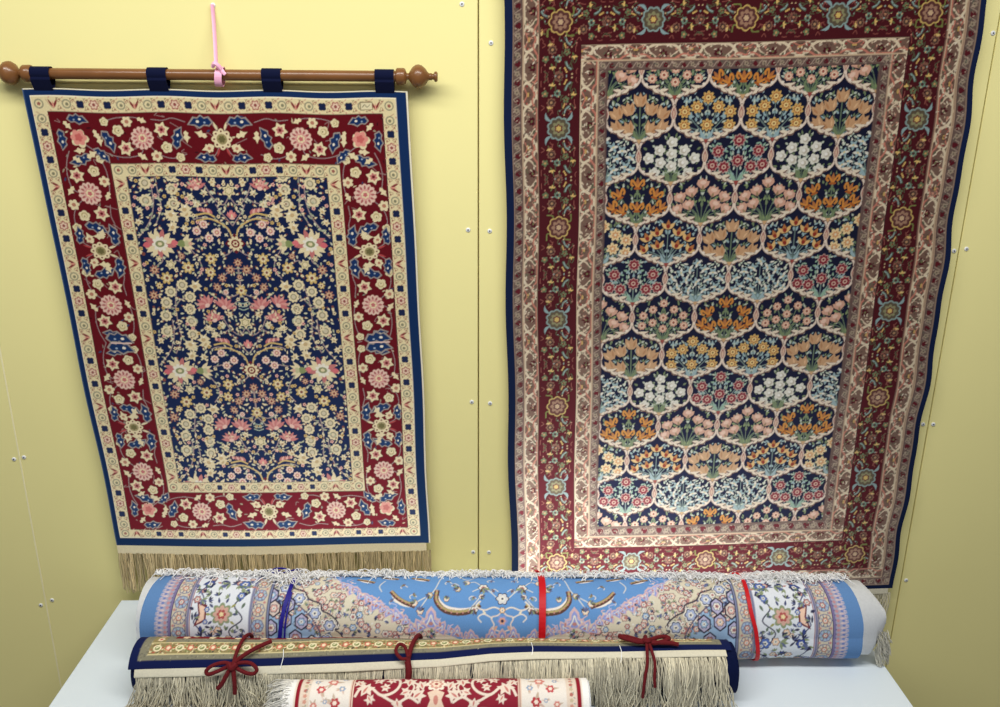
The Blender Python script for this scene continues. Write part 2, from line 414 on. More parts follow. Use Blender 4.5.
def draw_red_rug():
    w, h = 653.0, 885.0
    W = Weave(w, h, 1.22, (14, 40, 82))
    X = [11.5, 36, 126, 150]; XR = [632, 608, 526.5, 502]; Y = [13, 39, 124, 147]; YB = [867, 849, 765, 743]
    # binding and grounds
    W.rect(-2, -2, 700, 2.2, (226, 218, 188)); W.rect(w - 3, -2, 700, 900, (222, 216, 190)); W.rect(-2, -2, 1.8, 900, (90, 110, 140))
    for i, c in enumerate((CREAM2, RED1, CREAM2, NAVY1)): W.rect(X[i], Y[i], XR[i], YB[i], c)
    cx = (X[3] + XR[3]) / 2
    # field
    fx0, fy0, fx1, fy1 = X[3], Y[3], XR[3], YB[3]
    KX, KY = 0.387, 0.411
    items = [('lotus', 65, 50, 9, 0), ('feather', 180, 45, 13, -0.15), ('sros', 203, 98, 7.6, 0), ('sros', 150, 132, 7.6, 0), ('sros', 243, 128, 7.6, 0), ('sros', 193, 158, 7.6, 0),
             ('glotus', 300, 185, 14, 0), ('palm', 430, 185, 21, 0.06), ('bell', 270, 35, 11, 0.3), ('bell', 340, 60, 11, -0.5), ('bell', 348, 112, 10, 0.9), ('bell', 292, 118, 7, 2.2),
             ('gold', 210, 250, 10.5, 0.3), ('brown', 345, 240, 6.5, 0), ('gold', 328, 292, 11, 0), ('star', 408, 278, 10, 0.2), ('gold', 228, 312, 9.5, 0.9), ('brown', 490, 300, 9, 0.2),
             ('gold', 442, 338, 11.5, 0), ('bell', 318, 377, 11, 0.2), ('daisy', 380, 370, 10.2, 0), ('daisy', 443, 400, 10.2, 0.2), ('daisy', 357, 425, 10.2, 0.4), ('daisy', 478, 450, 10.6, 0),
             ('daisy', 373, 481, 10.2, 0.3), ('daisy', 497, 510, 10.8, 0.1), ('daisy', 383, 538, 10.4, 0), ('daisy', 515, 585, 11.2, 0.2), ('daisy', 393, 600, 10.4, 0.5),
             ('brown', 527, 415, 9, 0), ('brown', 132, 297, 8.6, 0.3), ('brown', 180, 335, 8.2, 0), ('brown', 215, 378, 7.8, 0.5),
             ('fan', 200, 458, 13.5, -0.35), ('fan', 292, 452, 13.5, 0.6), ('fan', 270, 520, 12.5, 0.2), ('bud', 140, 222, 4, 0.5), ('bud', 232, 412, 4.5, 0), ('bell', 310, 572, 7.5, 0.2),
             ('bell', 287, 602, 7.5, 0.8), ('bell', 240, 552, 6.5, 0.4), ('bell', 190, 505, 6.5, 0.1), ('bell', 345, 645, 10.5, 0.5), ('bell', 412, 662, 10, -0.6), ('bell', 500, 88, 6.5, 0.4), ('bell', 480, 38, 6.5, 1.2),
             ('star', 455, 250, 6, 0.1), ('bud', 520, 228, 7, -0.5), ('gold', 488, 372, 6.5, 0), ('bud', 545, 470, 5, 1.5), ('bell', 430, 648, 8, 1.2), ('sros', 180, 400, 5, 0)]
    axis_items = [('rosette', 80, 180, 12.5, 0), ('brown', 91, 265, 8.6, 0), ('brown', 96, 330, 6, 0), ('gold', 107, 392, 11, 0), ('star', 127, 540, 13, 0.52)]
    stems = [[(80, 165), (95, 120), (125, 90), (160, 72), (215, 70), (245, 80)], [(520, 155), (470, 110), (430, 60), (405, 0), (395, -60)], [(80, 195), (130, 230), (160, 225)], [(150, 132), (193, 150), (260, 165)],
             [(300, 200), (270, 250), (265, 300), (300, 340)], [(107, 400), (160, 420), (205, 400), (225, 360)], [(107, 410), (150, 450), (195, 470)], [(400, 360), (440, 470), (450, 560), (455, 620), (500, 690)],
             [(130, 565), (165, 600), (205, 570), (230, 510)], [(205, 570), (240, 590), (280, 600)], [(145, 690), (180, 640), (200, 600)], [(430, 210), (440, 260), (470, 280)], [(328, 290), (370, 260), (408, 278)],
             [(440, 480), (470, 470), (497, 505)], [(445, 560), (480, 580), (515, 585)], [(440, 470), (410, 440), (383, 430)], [(127, 555), (100, 640)], [(91, 265), (100, 330), (107, 390)], [(91, 290), (132, 300), (180, 335)]]
    def loc(x, y): return ((x - (80 + 0.13 * (y - 180))) * KX, (y - 180) * KY)
    with W.within(fx0, fy0, fx1, fy1):
        R = random.Random(5)
        for k in (-1, 0, 1, 2):
            oy = fy0 + 118 + 242.5 * k
            for sgn in (1,):
                with W.at(cx, oy):
                    for st in stems:
                        W.curve([loc(*p) for p in st], 1.9, (160, 136, 132))
                        for p in spline([loc(*p) for p in st], 4)[1::2]:
                            W.leaf(p[0], p[1], R.uniform(5, 8.5), R.uniform(2.2, 3.4), R.uniform(0, 6.28), R.choice([(186, 184, 150), (214, 204, 170), (150, 158, 130)]))
            # filler leaves and buds scattered between the blossoms
            P = [loc(i[1], i[2]) + (i[3],) for i in items + axis_items]
            with W.at(cx, oy):
                n = 0
                for t in range(4200):
                    x, y = R.uniform(3, 176), R.uniform(-121, 121)
                    if all((x - a) ** 2 + (y - b) ** 2 > (c + 1.7) ** 2 for a, b, c in P):
                        P.append((x, y, 3.4)); n += 1
                        q = R.random()
                        if q < 0.55: W.leaf(x, y, R.uniform(6, 9), R.uniform(2.6, 4), R.uniform(0, 6.28), R.choice([CREAM, (206, 204, 172), (176, 180, 146)]))
                        elif q < 0.8: rug_flower(W, 'bud', x, y, 3.6, R.uniform(0, 6.28))
                        else: W.ros(x, y, 3.8, 5, 0.35, R.choice([CREAM, GOLD, PINK2])); W.ell(x, y, 1.3, col=BROWN, n=6)
                    if n > 260: break
                for it in items:
                    x, y = loc(it[1], it[2]); rug_flower(W, it[0], x, y, it[3] * 1.07, it[4])
                W.curve([(3, -8), (8, -26), (20, -36), (40, -44), (63, -40)], 2.6, GOLD)
        # mirror about the axis, then what sits on the axis itself
        c0, c1 = int(fx0 * W.res), int(fx1 * W.res); flip_x(W.a[int(fy0 * W.res):int(fy1 * W.res)], c0, c1)
        for k in (-1, 0, 1, 2):
            with W.at(cx, fy0 + 118 + 242.5 * k):
                for it in axis_items:
                    x, y = loc(it[1], it[2]); rug_flower(W, it[0], 0, y, it[3], it[4])
                rug_flower(W, 'lotus', 0, -52, 10.5)
                for yy in (112, 118, 124): W.curve([(-9, yy - 3), (0, yy), (9, yy - 3)], 1.8, (156, 176, 160))
    # red border
    def unit(L, blue_end):
        """one palmette with its satellites; along x, outside is -y"""
        st = (150, 128, 126)
        W.curve([(-75, 22), (-55, 30), (-30, 33), (-5, 26), (0, 0)], 1.4, st); W.curve([(0, 0), (25, 28), (50, 36), (75, 28)], 1.4, st)
        W.curve([(-64, -29), (-40, -36), (-10, -36), (10, -30)], 1.4, st); W.curve([(20, -32), (40, -30), (58, -34), (80, -28)], 1.4, st)
        border_flower(W, 'palmette', 0, 0, 20.5)
        for kd, x, y, r, a in (('rose', -41, -14, 10.5, 0.3), ('pstar', -32, 17, 14.5, 0.2), ('small', -23, -29, 10, 0), ('cleaf', 4, -31, 9, 0.4), ('rose', -63, -29, 8, 1), ('pstar', 36, -14, 14.5, -0.2),
                               ('rose', 41, 17, 10.5, 2), ('small', 21, 32, 10.5, 0.4), ('cleaf', -4, 32, 10, 0.6), ('rose', 63, 34, 8.5, 0.5), ('cleaf', -76, 4, 10, 1.4), ('cleaf', 79, -2, 11, 1.5)):
            border_flower(W, kd, x, y, r, a)
        border_flower(W, 'bleaf', -60, 4, 16, 1.1); border_flower(W, 'bleaf', 62, 0, 16, -1.3)
    def ringunit():
        st = (150, 128, 126)
        for sg in (-1, 1):
            W.curve([(0, 0), (sg * 14, -26), (sg * 30, -34), (sg * 50, -26)], 1.4, st); W.curve([(0, 0), (sg * 14, 26), (sg * 30, 34)], 1.4, st)
            W.leaf(sg * 6, -15, 16, 4, -1.2 if sg > 0 else -1.94, CREAM); W.leaf(sg * 6, 15, 16, 4, 1.2 if sg > 0 else 1.94, (170, 60, 60))
            with W.at(0, 0, 0, sg, 1):
                border_flower(W, 'bleaf', 33, -29, 17, 0.05); border_flower(W, 'bleaf', 31, 32, 14, -0.12)
                border_flower(W, 'cleaf', 35, -8, 11, -0.4); border_flower(W, 'cleaf', 26, 15, 12, 0.3); border_flower(W, 'small', 24, 16, 8, 0.4)
        border_flower(W, 'ring', 0, 0, 18.5)
    def corner(sx, sy, x, y):
        with W.at(x, y, 0, sx, sy):
            W.curve([(0, 4), (22, 20), (40, 38)], 1.6, (150, 128, 126))
            border_flower(W, 'bleaf', -30, 2, 14, 1.5); border_flower(W, 'bleaf', 2, -33, 14, 0.05); border_flower(W, 'bleaf', 34, 26, 13, 0.7)
            border_flower(W, 'cleaf', -16, -22, 9, 0.8); border_flower(W, 'cleaf', 16, 26, 11, -0.6); border_flower(W, 'cleaf', 30, -8, 9, 1.2); border_flower(W, 'cleaf', -10, 36, 9, 0.5)
        border_flower(W, 'pink', x, y, 15)
    ym_t = (Y[1] + Y[2]) / 2; ym_b = (YB[1] + YB[2]) / 2; xm_l = (X[1] + X[2]) / 2; xm_r = (XR[1] + XR[2]) / 2
    with W.within(X[1], Y[1], XR[1], YB[1]):
        Q = random.Random(31)
        for q in range(620):       # tiny leaves and tendrils on the red ground
            x, y = Q.uniform(X[1] + 3, XR[1] - 3), Q.uniform(Y[1] + 3, YB[1] - 3)
            if X[2] - 3 < x < XR[2] + 3 and Y[2] - 3 < y < YB[2] + 3: continue
            if Q.random() < 0.6: W.leaf(x, y, Q.uniform(5, 10), Q.uniform(2, 3.6), Q.uniform(0, 6.28), Q.choice([(206, 190, 150), (150, 136, 110), (54, 6, 14), (132, 126, 110), (40, 58, 92)]))
            else: W.curve([(x, y), (x + Q.uniform(-10, 10), y + Q.uniform(-6, 6)), (x + Q.uniform(-14, 14), y + Q.uniform(-14, 14))], 1.2, (146, 112, 108), 3)
        for (sy, ym) in ((1, ym_t), (-1, ym_b)):
            for d, mir in ((-137, 1), (137, -1)):
                with W.at(cx + d, ym, 0, mir * 0.97, sy * 0.97): unit(0, 0)
            with W.at(cx, ym, 0, 1, sy): ringunit()
        for (sx, xm) in ((1, xm_l), (-1, xm_r)):
            for yy, f in ((178, 1), (382, -1), (528, 1), (721, -1)):
                with W.at(xm, yy, math.pi / 2, f * 0.97 * (1 if True else 1), sx * 1.0): unit(0, 0)
            for yy in (281, 626):
                with W.at(xm, yy, math.pi / 2, 0.9, sx): ringunit()
            for yy in (446, 464):
                border_flower(W, 'bleaf', xm + 4, yy, 20, 0.08 * sx)
            W.line([(xm - 12, 455), (xm + 26, 455)], 2.4, (224, 190, 178))
        corner(1, 1, xm_l, ym_t + 2); corner(-1, 1, xm_r, ym_t + 2); corner(1, -1, xm_l, ym_b - 2); corner(-1, -1, xm_r, ym_b - 2)
    for (x0, y0, x1, y1, c) in ((X[1], Y[1], XR[1], YB[1], (70, 40, 40)), (X[2], Y[2], XR[2], YB[2], (84, 52, 44)), (X[3], Y[3], XR[3], YB[3], (96, 84, 70)), (X[0], Y[0], XR[0], YB[0], (236, 226, 196))):
        for seg in ([(x0, y0), (x1, y0)], [(x0, y1), (x1, y1)], [(x0, y0), (x0, y1)], [(x1, y0), (x1, y1)]): W.line(seg, 1.5, c)
    # guard borders
    def guard(xa, ya, xb, yb, t, n, flip):
        """n motifs along a strip from a to b of thickness t"""
        L = math.hypot(xb - xa, yb - ya); ang = math.atan2(yb - ya, xb - xa); d = L / n
        with W.at(xa, ya, ang, 1, flip):
            pts = [(d * (i * 0.5), (t * 0.3 if i % 2 else -t * 0.3)) for i in range(2 * n + 1)]
            W.curve(pts, 1.0, (178, 130, 104), 4)
            for i in range(n):
                x = (i + 0.5) * d; k = (i - n // 2) % 6
                for sg in (-1, 1):
                    W.curve([(x + d * 0.28, sg * t * 0.42), (x + d * 0.42, sg * t * 0.1), (x + d * 0.62, sg * t * 0.36)], 0.9, (150, 104, 84), 3); W.leaf(x - d * 0.3, sg * t * 0.36, 5, 2, 0.9 * sg, (206, 150, 126))
                    W.ell(x + d * 0.5, sg * t * 0.3, 1.7, 1.3, (150, 84, 70), n=6); W.leaf(x + d * 0.3, sg * t * 0.34, 4, 1.6, 0.5 * sg, (128, 120, 84))
                if k == 0:
                    for sg in (-1, 1): W.leaf(x, t * 0.26, t * 0.7, 3.6, -math.pi / 2 + 0.5 * sg, (120, 34, 40))
                    W.leaf(x, t * 0.3, t * 0.5, 3, -math.pi / 2, (214, 140, 120))
                elif k in (1, 5):
                    W.ell(x, 0, t * 0.33, col=(150, 144, 116), n=10); W.ell(x, 0, t * 0.23, col=CREAM2, n=10); W.ell(x + 0.6, 0.3, t * 0.12, col=(128, 124, 96), n=8)
                elif k in (2, 4):
                    W.ros(x, 0, t * 0.32, 4, 0.3, (18, 28, 62), 0.78); W.ell(x, 0, 4.6, 2.6, (18, 28, 62))
                else:
                    W.ros(x, 0, t * 0.38, 6, 0.3, (168, 100, 90)); W.ros(x, 0, t * 0.27, 6, 0.3, (226, 196, 168)); W.ell(x, 0, t * 0.12, col=(140, 70, 66), n=6)
    for a, b in ((0, 1), (2, 3)):
        nt = 25 if a == 0 else 15; ns = 35 if a == 0 else 25
        xm0, xm1 = (X[a] + X[b]) / 2, (XR[a] + XR[b]) / 2; ym0, ym1 = (Y[a] + Y[b]) / 2, (YB[a] + YB[b]) / 2; t = X[b] - X[a]
        with W.within(X[a], Y[a], XR[a], YB[a]):
            guard(X[b], ym0, XR[b], ym0, t, nt, 1); guard(X[b], ym1, XR[b], ym1, t * 0.85, nt, -1)
            guard(xm0, Y[b], xm0, YB[b], t, ns, -1); guard(xm1, Y[b], xm1, YB[b], t, ns, 1)
            for x in (xm0, xm1):
                for y in (ym0, ym1): W.ell(x, y, t * 0.34, col=(150, 144, 116)); W.ell(x, y, t * 0.24, col=CREAM2); W.ros(x, y, t * 0.14, 5, 0.3, (150, 90, 76))
    # signature cartouche near the upper right corner
    W.rect(570, 19, 592, 33, (140, 124, 92)); W.rect(571.5, 20.5, 590.5, 31.5, (222, 210, 170))
    W.curve([(574, 28), (578, 24), (582, 28), (587, 24)], 1.2, (90, 80, 60))
    return W, (X, XR, Y, YB)

M_rug = material('silk_pile', attr=True, rough=0.9, spec=0.1, noise=0.05, nscale=500, bump=0.12, bscale=900, bstretch=(1, 1, 0.5), nap=(0.46, 0.33, (0, 0, 1.28)))
M_rug1 = material('silk_pile_small_rug', attr=True, rough=0.9, spec=0.1, noise=0.05, nscale=500, bump=0.12, bscale=900, bstretch=(1, 1, 0.5), nap=(0.24, 0.33, (0, 0, 1.28)))
M_bind = material('wool_edge_binding', attr=True, rough=0.9, spec=0.1, noise=0.05, nscale=500, bump=0.12, bscale=900, bstretch=(1, 1, 0.5), nap=(0.07, 0.33, (0, 0, 1.28)))
M_fringe = material('fringe_yarn', attr=True, rough=0.85, spec=0.2)
M_kilim = material('flat_woven_end', (240, 226, 188), rough=0.9, spec=0.1, noise=0.06, nscale=300, bump=0.2, bscale=1200, bstretch=(1, 1, 0.2))
M_navy = material('navy_wool', (11, 17, 46), rough=0.9, spec=0.1, noise=0.08, nscale=300, sheen=0.1)
M_backing = material('rug_backing', (150, 128, 100), rough=0.95)

def hang(W, TL, TR, BR, BL, yfun, w, h):
    """bilinear sheet in the wall plane; corners (x,z)"""
    u = (np.arange(W.nx) * W.pitch / w)[None, :]; v = (np.arange(W.ny) * W.pitch / h)[:, None]
    u = np.clip(u, 0, 1); v = np.clip(v, 0, 1)
    x = (1 - v) * ((1 - u) * TL[0] + u * TR[0]) + v * ((1 - u) * BL[0] + u * BR[0])
    z = (1 - v) * ((1 - u) * TL[1] + u * TR[1]) + v * ((1 - u) * BL[1] + u * BR[1])
    return x, z, u, v

def backing(name, pos, thick, mat, parent):
    """solid felt body behind the pile, following the sheet"""
    s = pos[::24, ::24]
    s = np.concatenate([s, pos[-1:, ::24]], 0) if (pos.shape[0] - 1) % 24 else s
    last = np.concatenate([pos[::24, -1:], pos[-1:, -1:]], 0) if (pos.shape[0] - 1) % 24 else pos[::24, -1:]
    s = np.concatenate([s, last], 1) if (pos.shape[1] - 1) % 24 else s
    a, b = s.shape[:2]; c = s.mean((0, 1))
    f = s.copy(); f[..., 1] += 0.0006; k = s.copy(); k[..., 1] += thick
    V = np.concatenate([f.reshape(-1, 3), k.reshape(-1, 3)]); I = np.arange(a * b).reshape(a, b); J = I + a * b
    Fq = [np.stack([I[1:, :-1], I[1:, 1:], I[:-1, 1:], I[:-1, :-1]], -1).reshape(-1, 4), np.stack([J[:-1, :-1], J[:-1, 1:], J[1:, 1:], J[1:, :-1]], -1).reshape(-1, 4)]
    for e, d in ((I[0], J[0]), (I[-1][::-1], J[-1][::-1]), (I[:, 0][::-1], J[:, 0][::-1]), (I[:, -1], J[:, -1])):
        Fq.append(np.stack([e[:-1], e[1:], d[1:], d[:-1]], -1))
    return mesh_np(name, V, np.concatenate(Fq), mat, parent, smooth=False)

def red_rug():
    W, (X, XR, Y, YB) = draw_red_rug()
    x, z, u, v = hang(W, (-0.778, 1.714), (-0.122, 1.714), (-0.100, 0.828), (-0.735, 0.826), None, 653.0, 885.0)
    x = x + 0.0016 * np.sin(v * 17 + 0.5) * (1 - 2 * u) * v + 0.004 * np.sin(v * 3.1) * (u - 0.4)
    z = z + 0.0012 * np.sin(u * 22) * (1 - v) - 0.002 * np.sin(u * math.pi) * v
    y = -0.0275 + 0.006 * np.minimum(1, v * 3) + 0.0022 * np.sin(u * 7.0 + v * 2) * np.minimum(1, v * 2.5) * (0.3 + v) + 0.0015 * np.sin(v * 9 + u * 3) * np.minimum(1, v * 3)
    pos = np.stack([x, y, z + 0 * u], -1)
    t = empty('hanging_rug', (-0.434, -0.02, 0.826))
    tag(t, 'hanging rug with navy floral field and red border, hung from a wooden rod', 'rug')
    rects = [(-9, -9, 999, 999)] + [(X[i], Y[i], XR[i], YB[i]) for i in range(4)]
    p = ring_parts(W, pos, rects, ['edge_binding', 'outer_guard_border', 'main_border', 'inner_guard_border', 'field'], [M_bind] + [M_rug1] * 4, t, W.colors())
    for n, l in (('edge_binding', 'narrow navy edge binding'), ('outer_guard_border', 'cream outer guard border with small blossoms'), ('main_border', 'wide red border with cream palmettes and blue leaves'),
                 ('inner_guard_border', 'cream inner guard border'), ('field', 'navy field of flowering vines')): p[n]['label'] = l
    backing('backing', pos, 0.005, M_backing, t)
    # flat woven end and fringe
    bot = pos[-1]; nb = bot.copy(); nb[:, 2] -= 0.020; nb[:, 1] += 0.001; k = slice(None, None, 12)
    a, b = bot[k], nb[k]; n = len(a); th = np.array([0, 0.003, 0])
    V = np.concatenate([a, b, a + th, b + th]); i = np.arange(n - 1)
    F = np.concatenate([np.stack([n + i, n + i + 1, i + 1, i], 1), np.stack([2 * n + i, 2 * n + i + 1, 3 * n + i + 1, 3 * n + i], 1), np.stack([3 * n + i, 3 * n + i + 1, n + i + 1, n + i], 1)])
    mesh_np('fringe_band', V, F, M_kilim, t, smooth=False)
    L, R, C = [], [], []
    for q in range(620):
        f = rnd.random(); base = nb[int(f * (len(nb) - 1))]; cl = math.sin(f * 97) * 0.004
        ln = (0.083 + 0.012 * (1 - f)) * rnd.uniform(0.82, 1.0); yo = rnd.uniform(-0.0035, 0.003); ln = min(ln, base[2] + 0.002 - 0.704)
        ph = rnd.uniform(0, 6.28); am = rnd.uniform(0.0006, 0.0022)
        L.append([(base[0] + cl * (s ** 1.5) + am * math.sin(ph + s * 7), base[1] + 0.001 + yo * (0.3 + s), base[2] + 0.002 - ln * s) for s in np.linspace(0, 1, 7)])
        R.append(rnd.uniform(0.0010, 0.0016)); g = rnd.uniform(0.74, 1.06); C.append((226 * g, 204 * g, 156 * g))
    strands('fringe', L, R, C, M_fringe, t)
    # navy loops over the rod
    zc, yc, rr = 1.7385, -0.026, 0.0105
    for px in (-0.741, -0.546, -0.353, -0.161):
        m = MB(); hw = 0.0162; prof = []
        for an in np.linspace(-80, 260, 24):
            a = math.radians(an); prof.append((yc - math.cos(a) * rr, zc + math.sin(a) * rr))
        prof = [(-0.0268, 1.7110), (-0.0300, 1.7165), (yc - rr * 0.93, zc - 0.010)] + [p for p in prof if p[1] > zc - rr * 0.75] + [(yc + rr * 0.9, zc - 0.012), (-0.0235, 1.7110)]
        n = len(prof); th = 0.0012
        cyv = yc; czv = zc - 0.012
        outer = []
        for (yy, zz) in prof:
            d = Vector((yy - cyv, zz - czv)); d = d.normalized() * th; outer.append((yy + d.x, zz + d.y))
        for sx in (-hw, hw):
            for yy, zz in prof: m.v.append((px + sx, yy, zz))
        for sx in (-hw, hw):
            for yy, zz in outer: m.v.append((px + sx, yy, zz))
        for i2 in range(n - 1):
            m.f += [[i2, i2 + 1, n + i2 + 1, n + i2], [2 * n + i2, 3 * n + i2, 3 * n + i2 + 1, 2 * n + i2 + 1], [i2, 2 * n + i2, 2 * n + i2 + 1, i2 + 1], [n + i2, n + i2 + 1, 3 * n + i2 + 1, 3 * n + i2]]
        m.f += [[0, n, 3 * n, 2 * n], [n - 1, 3 * n - 1, 4 * n - 1, 2 * n - 1]]
        m.build('hanging_loop', M_navy, t, smooth=True)
red_rug()

# wooden rod with turned finials
M_wood = material('varnished_wood', (122, 80, 44), rough=0.27, spec=0.5, noise=0.14, nscale=18, bump=0.03, bscale=60, bstretch=(0.05, 1, 1))
def rod():
    zc, yc = 1.7385, -0.026
    t = empty('wooden_rod', (-0.44, yc, zc)); tag(t, 'brown wooden hanging rod with turned ball finials above the red-bordered rug', 'rod')
    m = MB(); m.lathe([(0.0088, -0.761), (0.0092, -0.760), (0.0092, -0.127), (0.0088, -0.126)], (0, yc, zc), (1, 0, 0), 24); m.build('pole', M_wood, t, smooth=True)
    prof = [(0.0125, 0.0), (0.0140, 0.002), (0.0140, 0.013), (0.0125, 0.0155), (0.006, 0.018), (0.0052, 0.021), (0.009, 0.0235), (0.0155, 0.028), (0.0195, 0.034), (0.0200, 0.039), (0.0185, 0.044), (0.0135, 0.050), (0.0075, 0.054),
            (0.0055, 0.057), (0.0062, 0.0595), (0.0048, 0.062), (0.0052, 0.064), (0.0086, 0.066), (0.0086, 0.0695), (0.0065, 0.071)]
    for x0, d in ((-0.141, 1), (-0.757, -1)):
        m = MB(); m.lathe(prof, (x0, yc, zc), (d, 0, 0), 28); m.build('finial', M_wood, t, smooth=True)
rod()

M_pink = material('pink_ribbon', (242, 176, 205), rough=0.45, spec=0.4)
def pink_ribbon():
    t = empty('pink_ribbon', (-0.45, -0.03, 1.715)); tag(t, 'pale pink ribbon tied round the wooden rod and fixed by a screw above', 'ribbon')
    m = MB(); m.tube(spline([(-0.450, -0.004, 1.852), (-0.4495, -0.006, 1.83), (-0.447, -0.018, 1.79), (-0.4445, -0.032, 1.756)], 6), 0.0036, 8, 0.35); m.build('strap', M_pink, t, smooth=True)
    zc, yc = 1.7385, -0.026; pts = []
    for i in range(26):
        a = math.radians(i * 360 / 25); pts.append((-0.4415 + 0.0022 * math.sin(a), yc - math.cos(a) * 0.0122, zc - 0.003 + math.sin(a) * 0.0155))
    m = MB()
    b = 0
    for (x, y, z) in pts:
        dy, dz = y - yc, z - zc; l = math.hypot(dy, dz)
        for sx in (-0.0062, 0.0062):
            for e in (0, 0.0009): m.v.append((x + sx, y + dy / l * e, z + dz / l * e))
    n = len(pts)
    for i in range(n - 1):
        a, c = i * 4, (i + 1) * 4
        m.f += [[a, a + 2, c + 2, c], [a + 1, c + 1, c + 3, a + 3], [a, c, c + 1, a + 1], [a + 2, a + 3, c + 3, c + 2]]
    m.build('loop', M_pink, t, smooth=True)
    m = MB(); m.tube(spline([(-0.449, -0.037, 1.752), (-0.444, -0.042, 1.757), (-0.438, -0.040, 1.752), (-0.4345, -0.036, 1.745)], 5), 0.0042, 8, 0.8); m.build('knot', M_pink, t, smooth=True)
    m = MB(); m.tube(spline([(-0.436, -0.038, 1.748), (-0.431, -0.040, 1.742), (-0.428, -0.041, 1.739)], 4), [0.0034] * 4 + [0.003] * 4 + [0.002], 6, 0.35); m.build('tail', M_pink, t, smooth=True)
pink_ribbon()

# ------------------------------------------------------------------ large hanging rug with the lattice of bouquets (820 x 1225 mm)
NAVY2 = (11, 13, 36); RED2 = (66, 11, 17); SALMON = (196, 116, 96); CRM = (232, 212, 180); TAUPE = (102, 80, 71); DKRED = (84, 16, 24)
TAN = (198, 150, 106); ORANGE = (178, 104, 52); YELLOW = (214, 170, 92); GRN = (108, 126, 86); LBLUE = (146, 174, 178); WHT = (226, 222, 206); PEACH = (214, 160, 134)

def bouquet_flower(W, kind, x, y, r, ang):
    if kind == 'A':
        with W.at(x, y, ang, r / 10): W.poly([(-8, -8), (-3, -4), (0, -10), (3, -4), (9, -8), (9, 3), (4, 9), (-4, 9), (-9, 3)], TAN); W.leaf(-3, 6, 11, 3, -1.9, (178, 122, 78)); W.leaf(3, 6, 10, 2.6, -1.2, (226, 180, 132))
    elif kind == 'B':
        W.ros(x, y, r, 8, 0.35, YELLOW, ang); W.ros(x, y, r * 0.66, 8, 0.35, ORANGE, ang); W.ell(x, y, r * 0.4, col=(238, 206, 130), n=8); W.ell(x, y, r * 0.18, col=(120, 60, 30), n=6)
    elif kind == 'C':
        W.ros(x, y, r, 5, 0.28, WHT, ang); W.ell(x + r * .15, y + r * 0.1, r * 0.5, col=(196, 186, 166), n=8); W.ell(x, y, r * 0.3, col=(244, 240, 230), n=8)
    elif kind == 'D':
        for k in range(5): W.leaf(x, y, r, r * 0.5, ang + k * 1.2566, WHT if k % 2 else LBLUE)
        W.ell(x, y, r * 0.2, col=(220, 200, 140), n=6)
    elif kind == 'E':
        W.ros(x, y, r * 1.1, 8, 0.25, (196, 150, 140), ang); W.ros(x, y, r * 0.92, 8, 0.25, (124, 28, 40), ang); W.ell(x, y, r * 0.42, col=(216, 170, 150), n=8); W.ell(x, y, r * 0.22, col=(110, 24, 34), n=6)
    elif kind == 'F':
        with W.at(x, y, ang, r / 10):
            W.leaf(0, 8, 18, 6, -math.pi / 2, ORANGE)
            for sg in (-1, 1): W.curve([(0, 6), (sg * 5, -2), (sg * 9, -6), (sg * 10, 0), (sg * 7, 3)], 3.2, (210, 130, 50), 3)
            W.ell(0, 7, 6, 2, (170, 84, 30), n=8)
    elif kind == 'G':
        with W.at(x, y, ang, r / 10):
            W.poly([(0, 9), (-9, 1), (-10, -5), (-6, -5), (-5, -9), (-1, -7), (2, -10), (5, -7), (8, -7), (10, -1), (8, 2)], PEACH); W.ell(0, -3, 5, 3.4, (236, 196, 172), n=8); W.leaf(0, 9, 8, 4, -math.pi / 2, (150, 120, 84))
    elif kind == 'H':
        with W.at(x, y, ang, r / 10):
            for a in (-0.8, 0.8): W.leaf(0, 7, 17, 7, -math.pi / 2 + a, (226, 180, 110))
            W.leaf(0, 7, 17, 8, -math.pi / 2, ORANGE); W.ell(0, 2, 3.6, 4, (136, 36, 26), n=8)
    elif kind == 'I':
        W.ros(x, y, r * 1.05, 7, 0.35, (236, 206, 150), ang); W.ros(x, y, r * 0.62, 7, 0.4, (214, 150, 96), ang); W.ell(x, y, r * 0.22, col=(236, 220, 180), n=6)
    elif kind == 'J':
        W.ros(x, y, r, 8, 0.25, PEACH, ang); W.ell(x, y, r * 0.56, col=(240, 208, 176), n=8); W.ell(x, y, r * 0.34, col=(150, 70, 56), n=6)

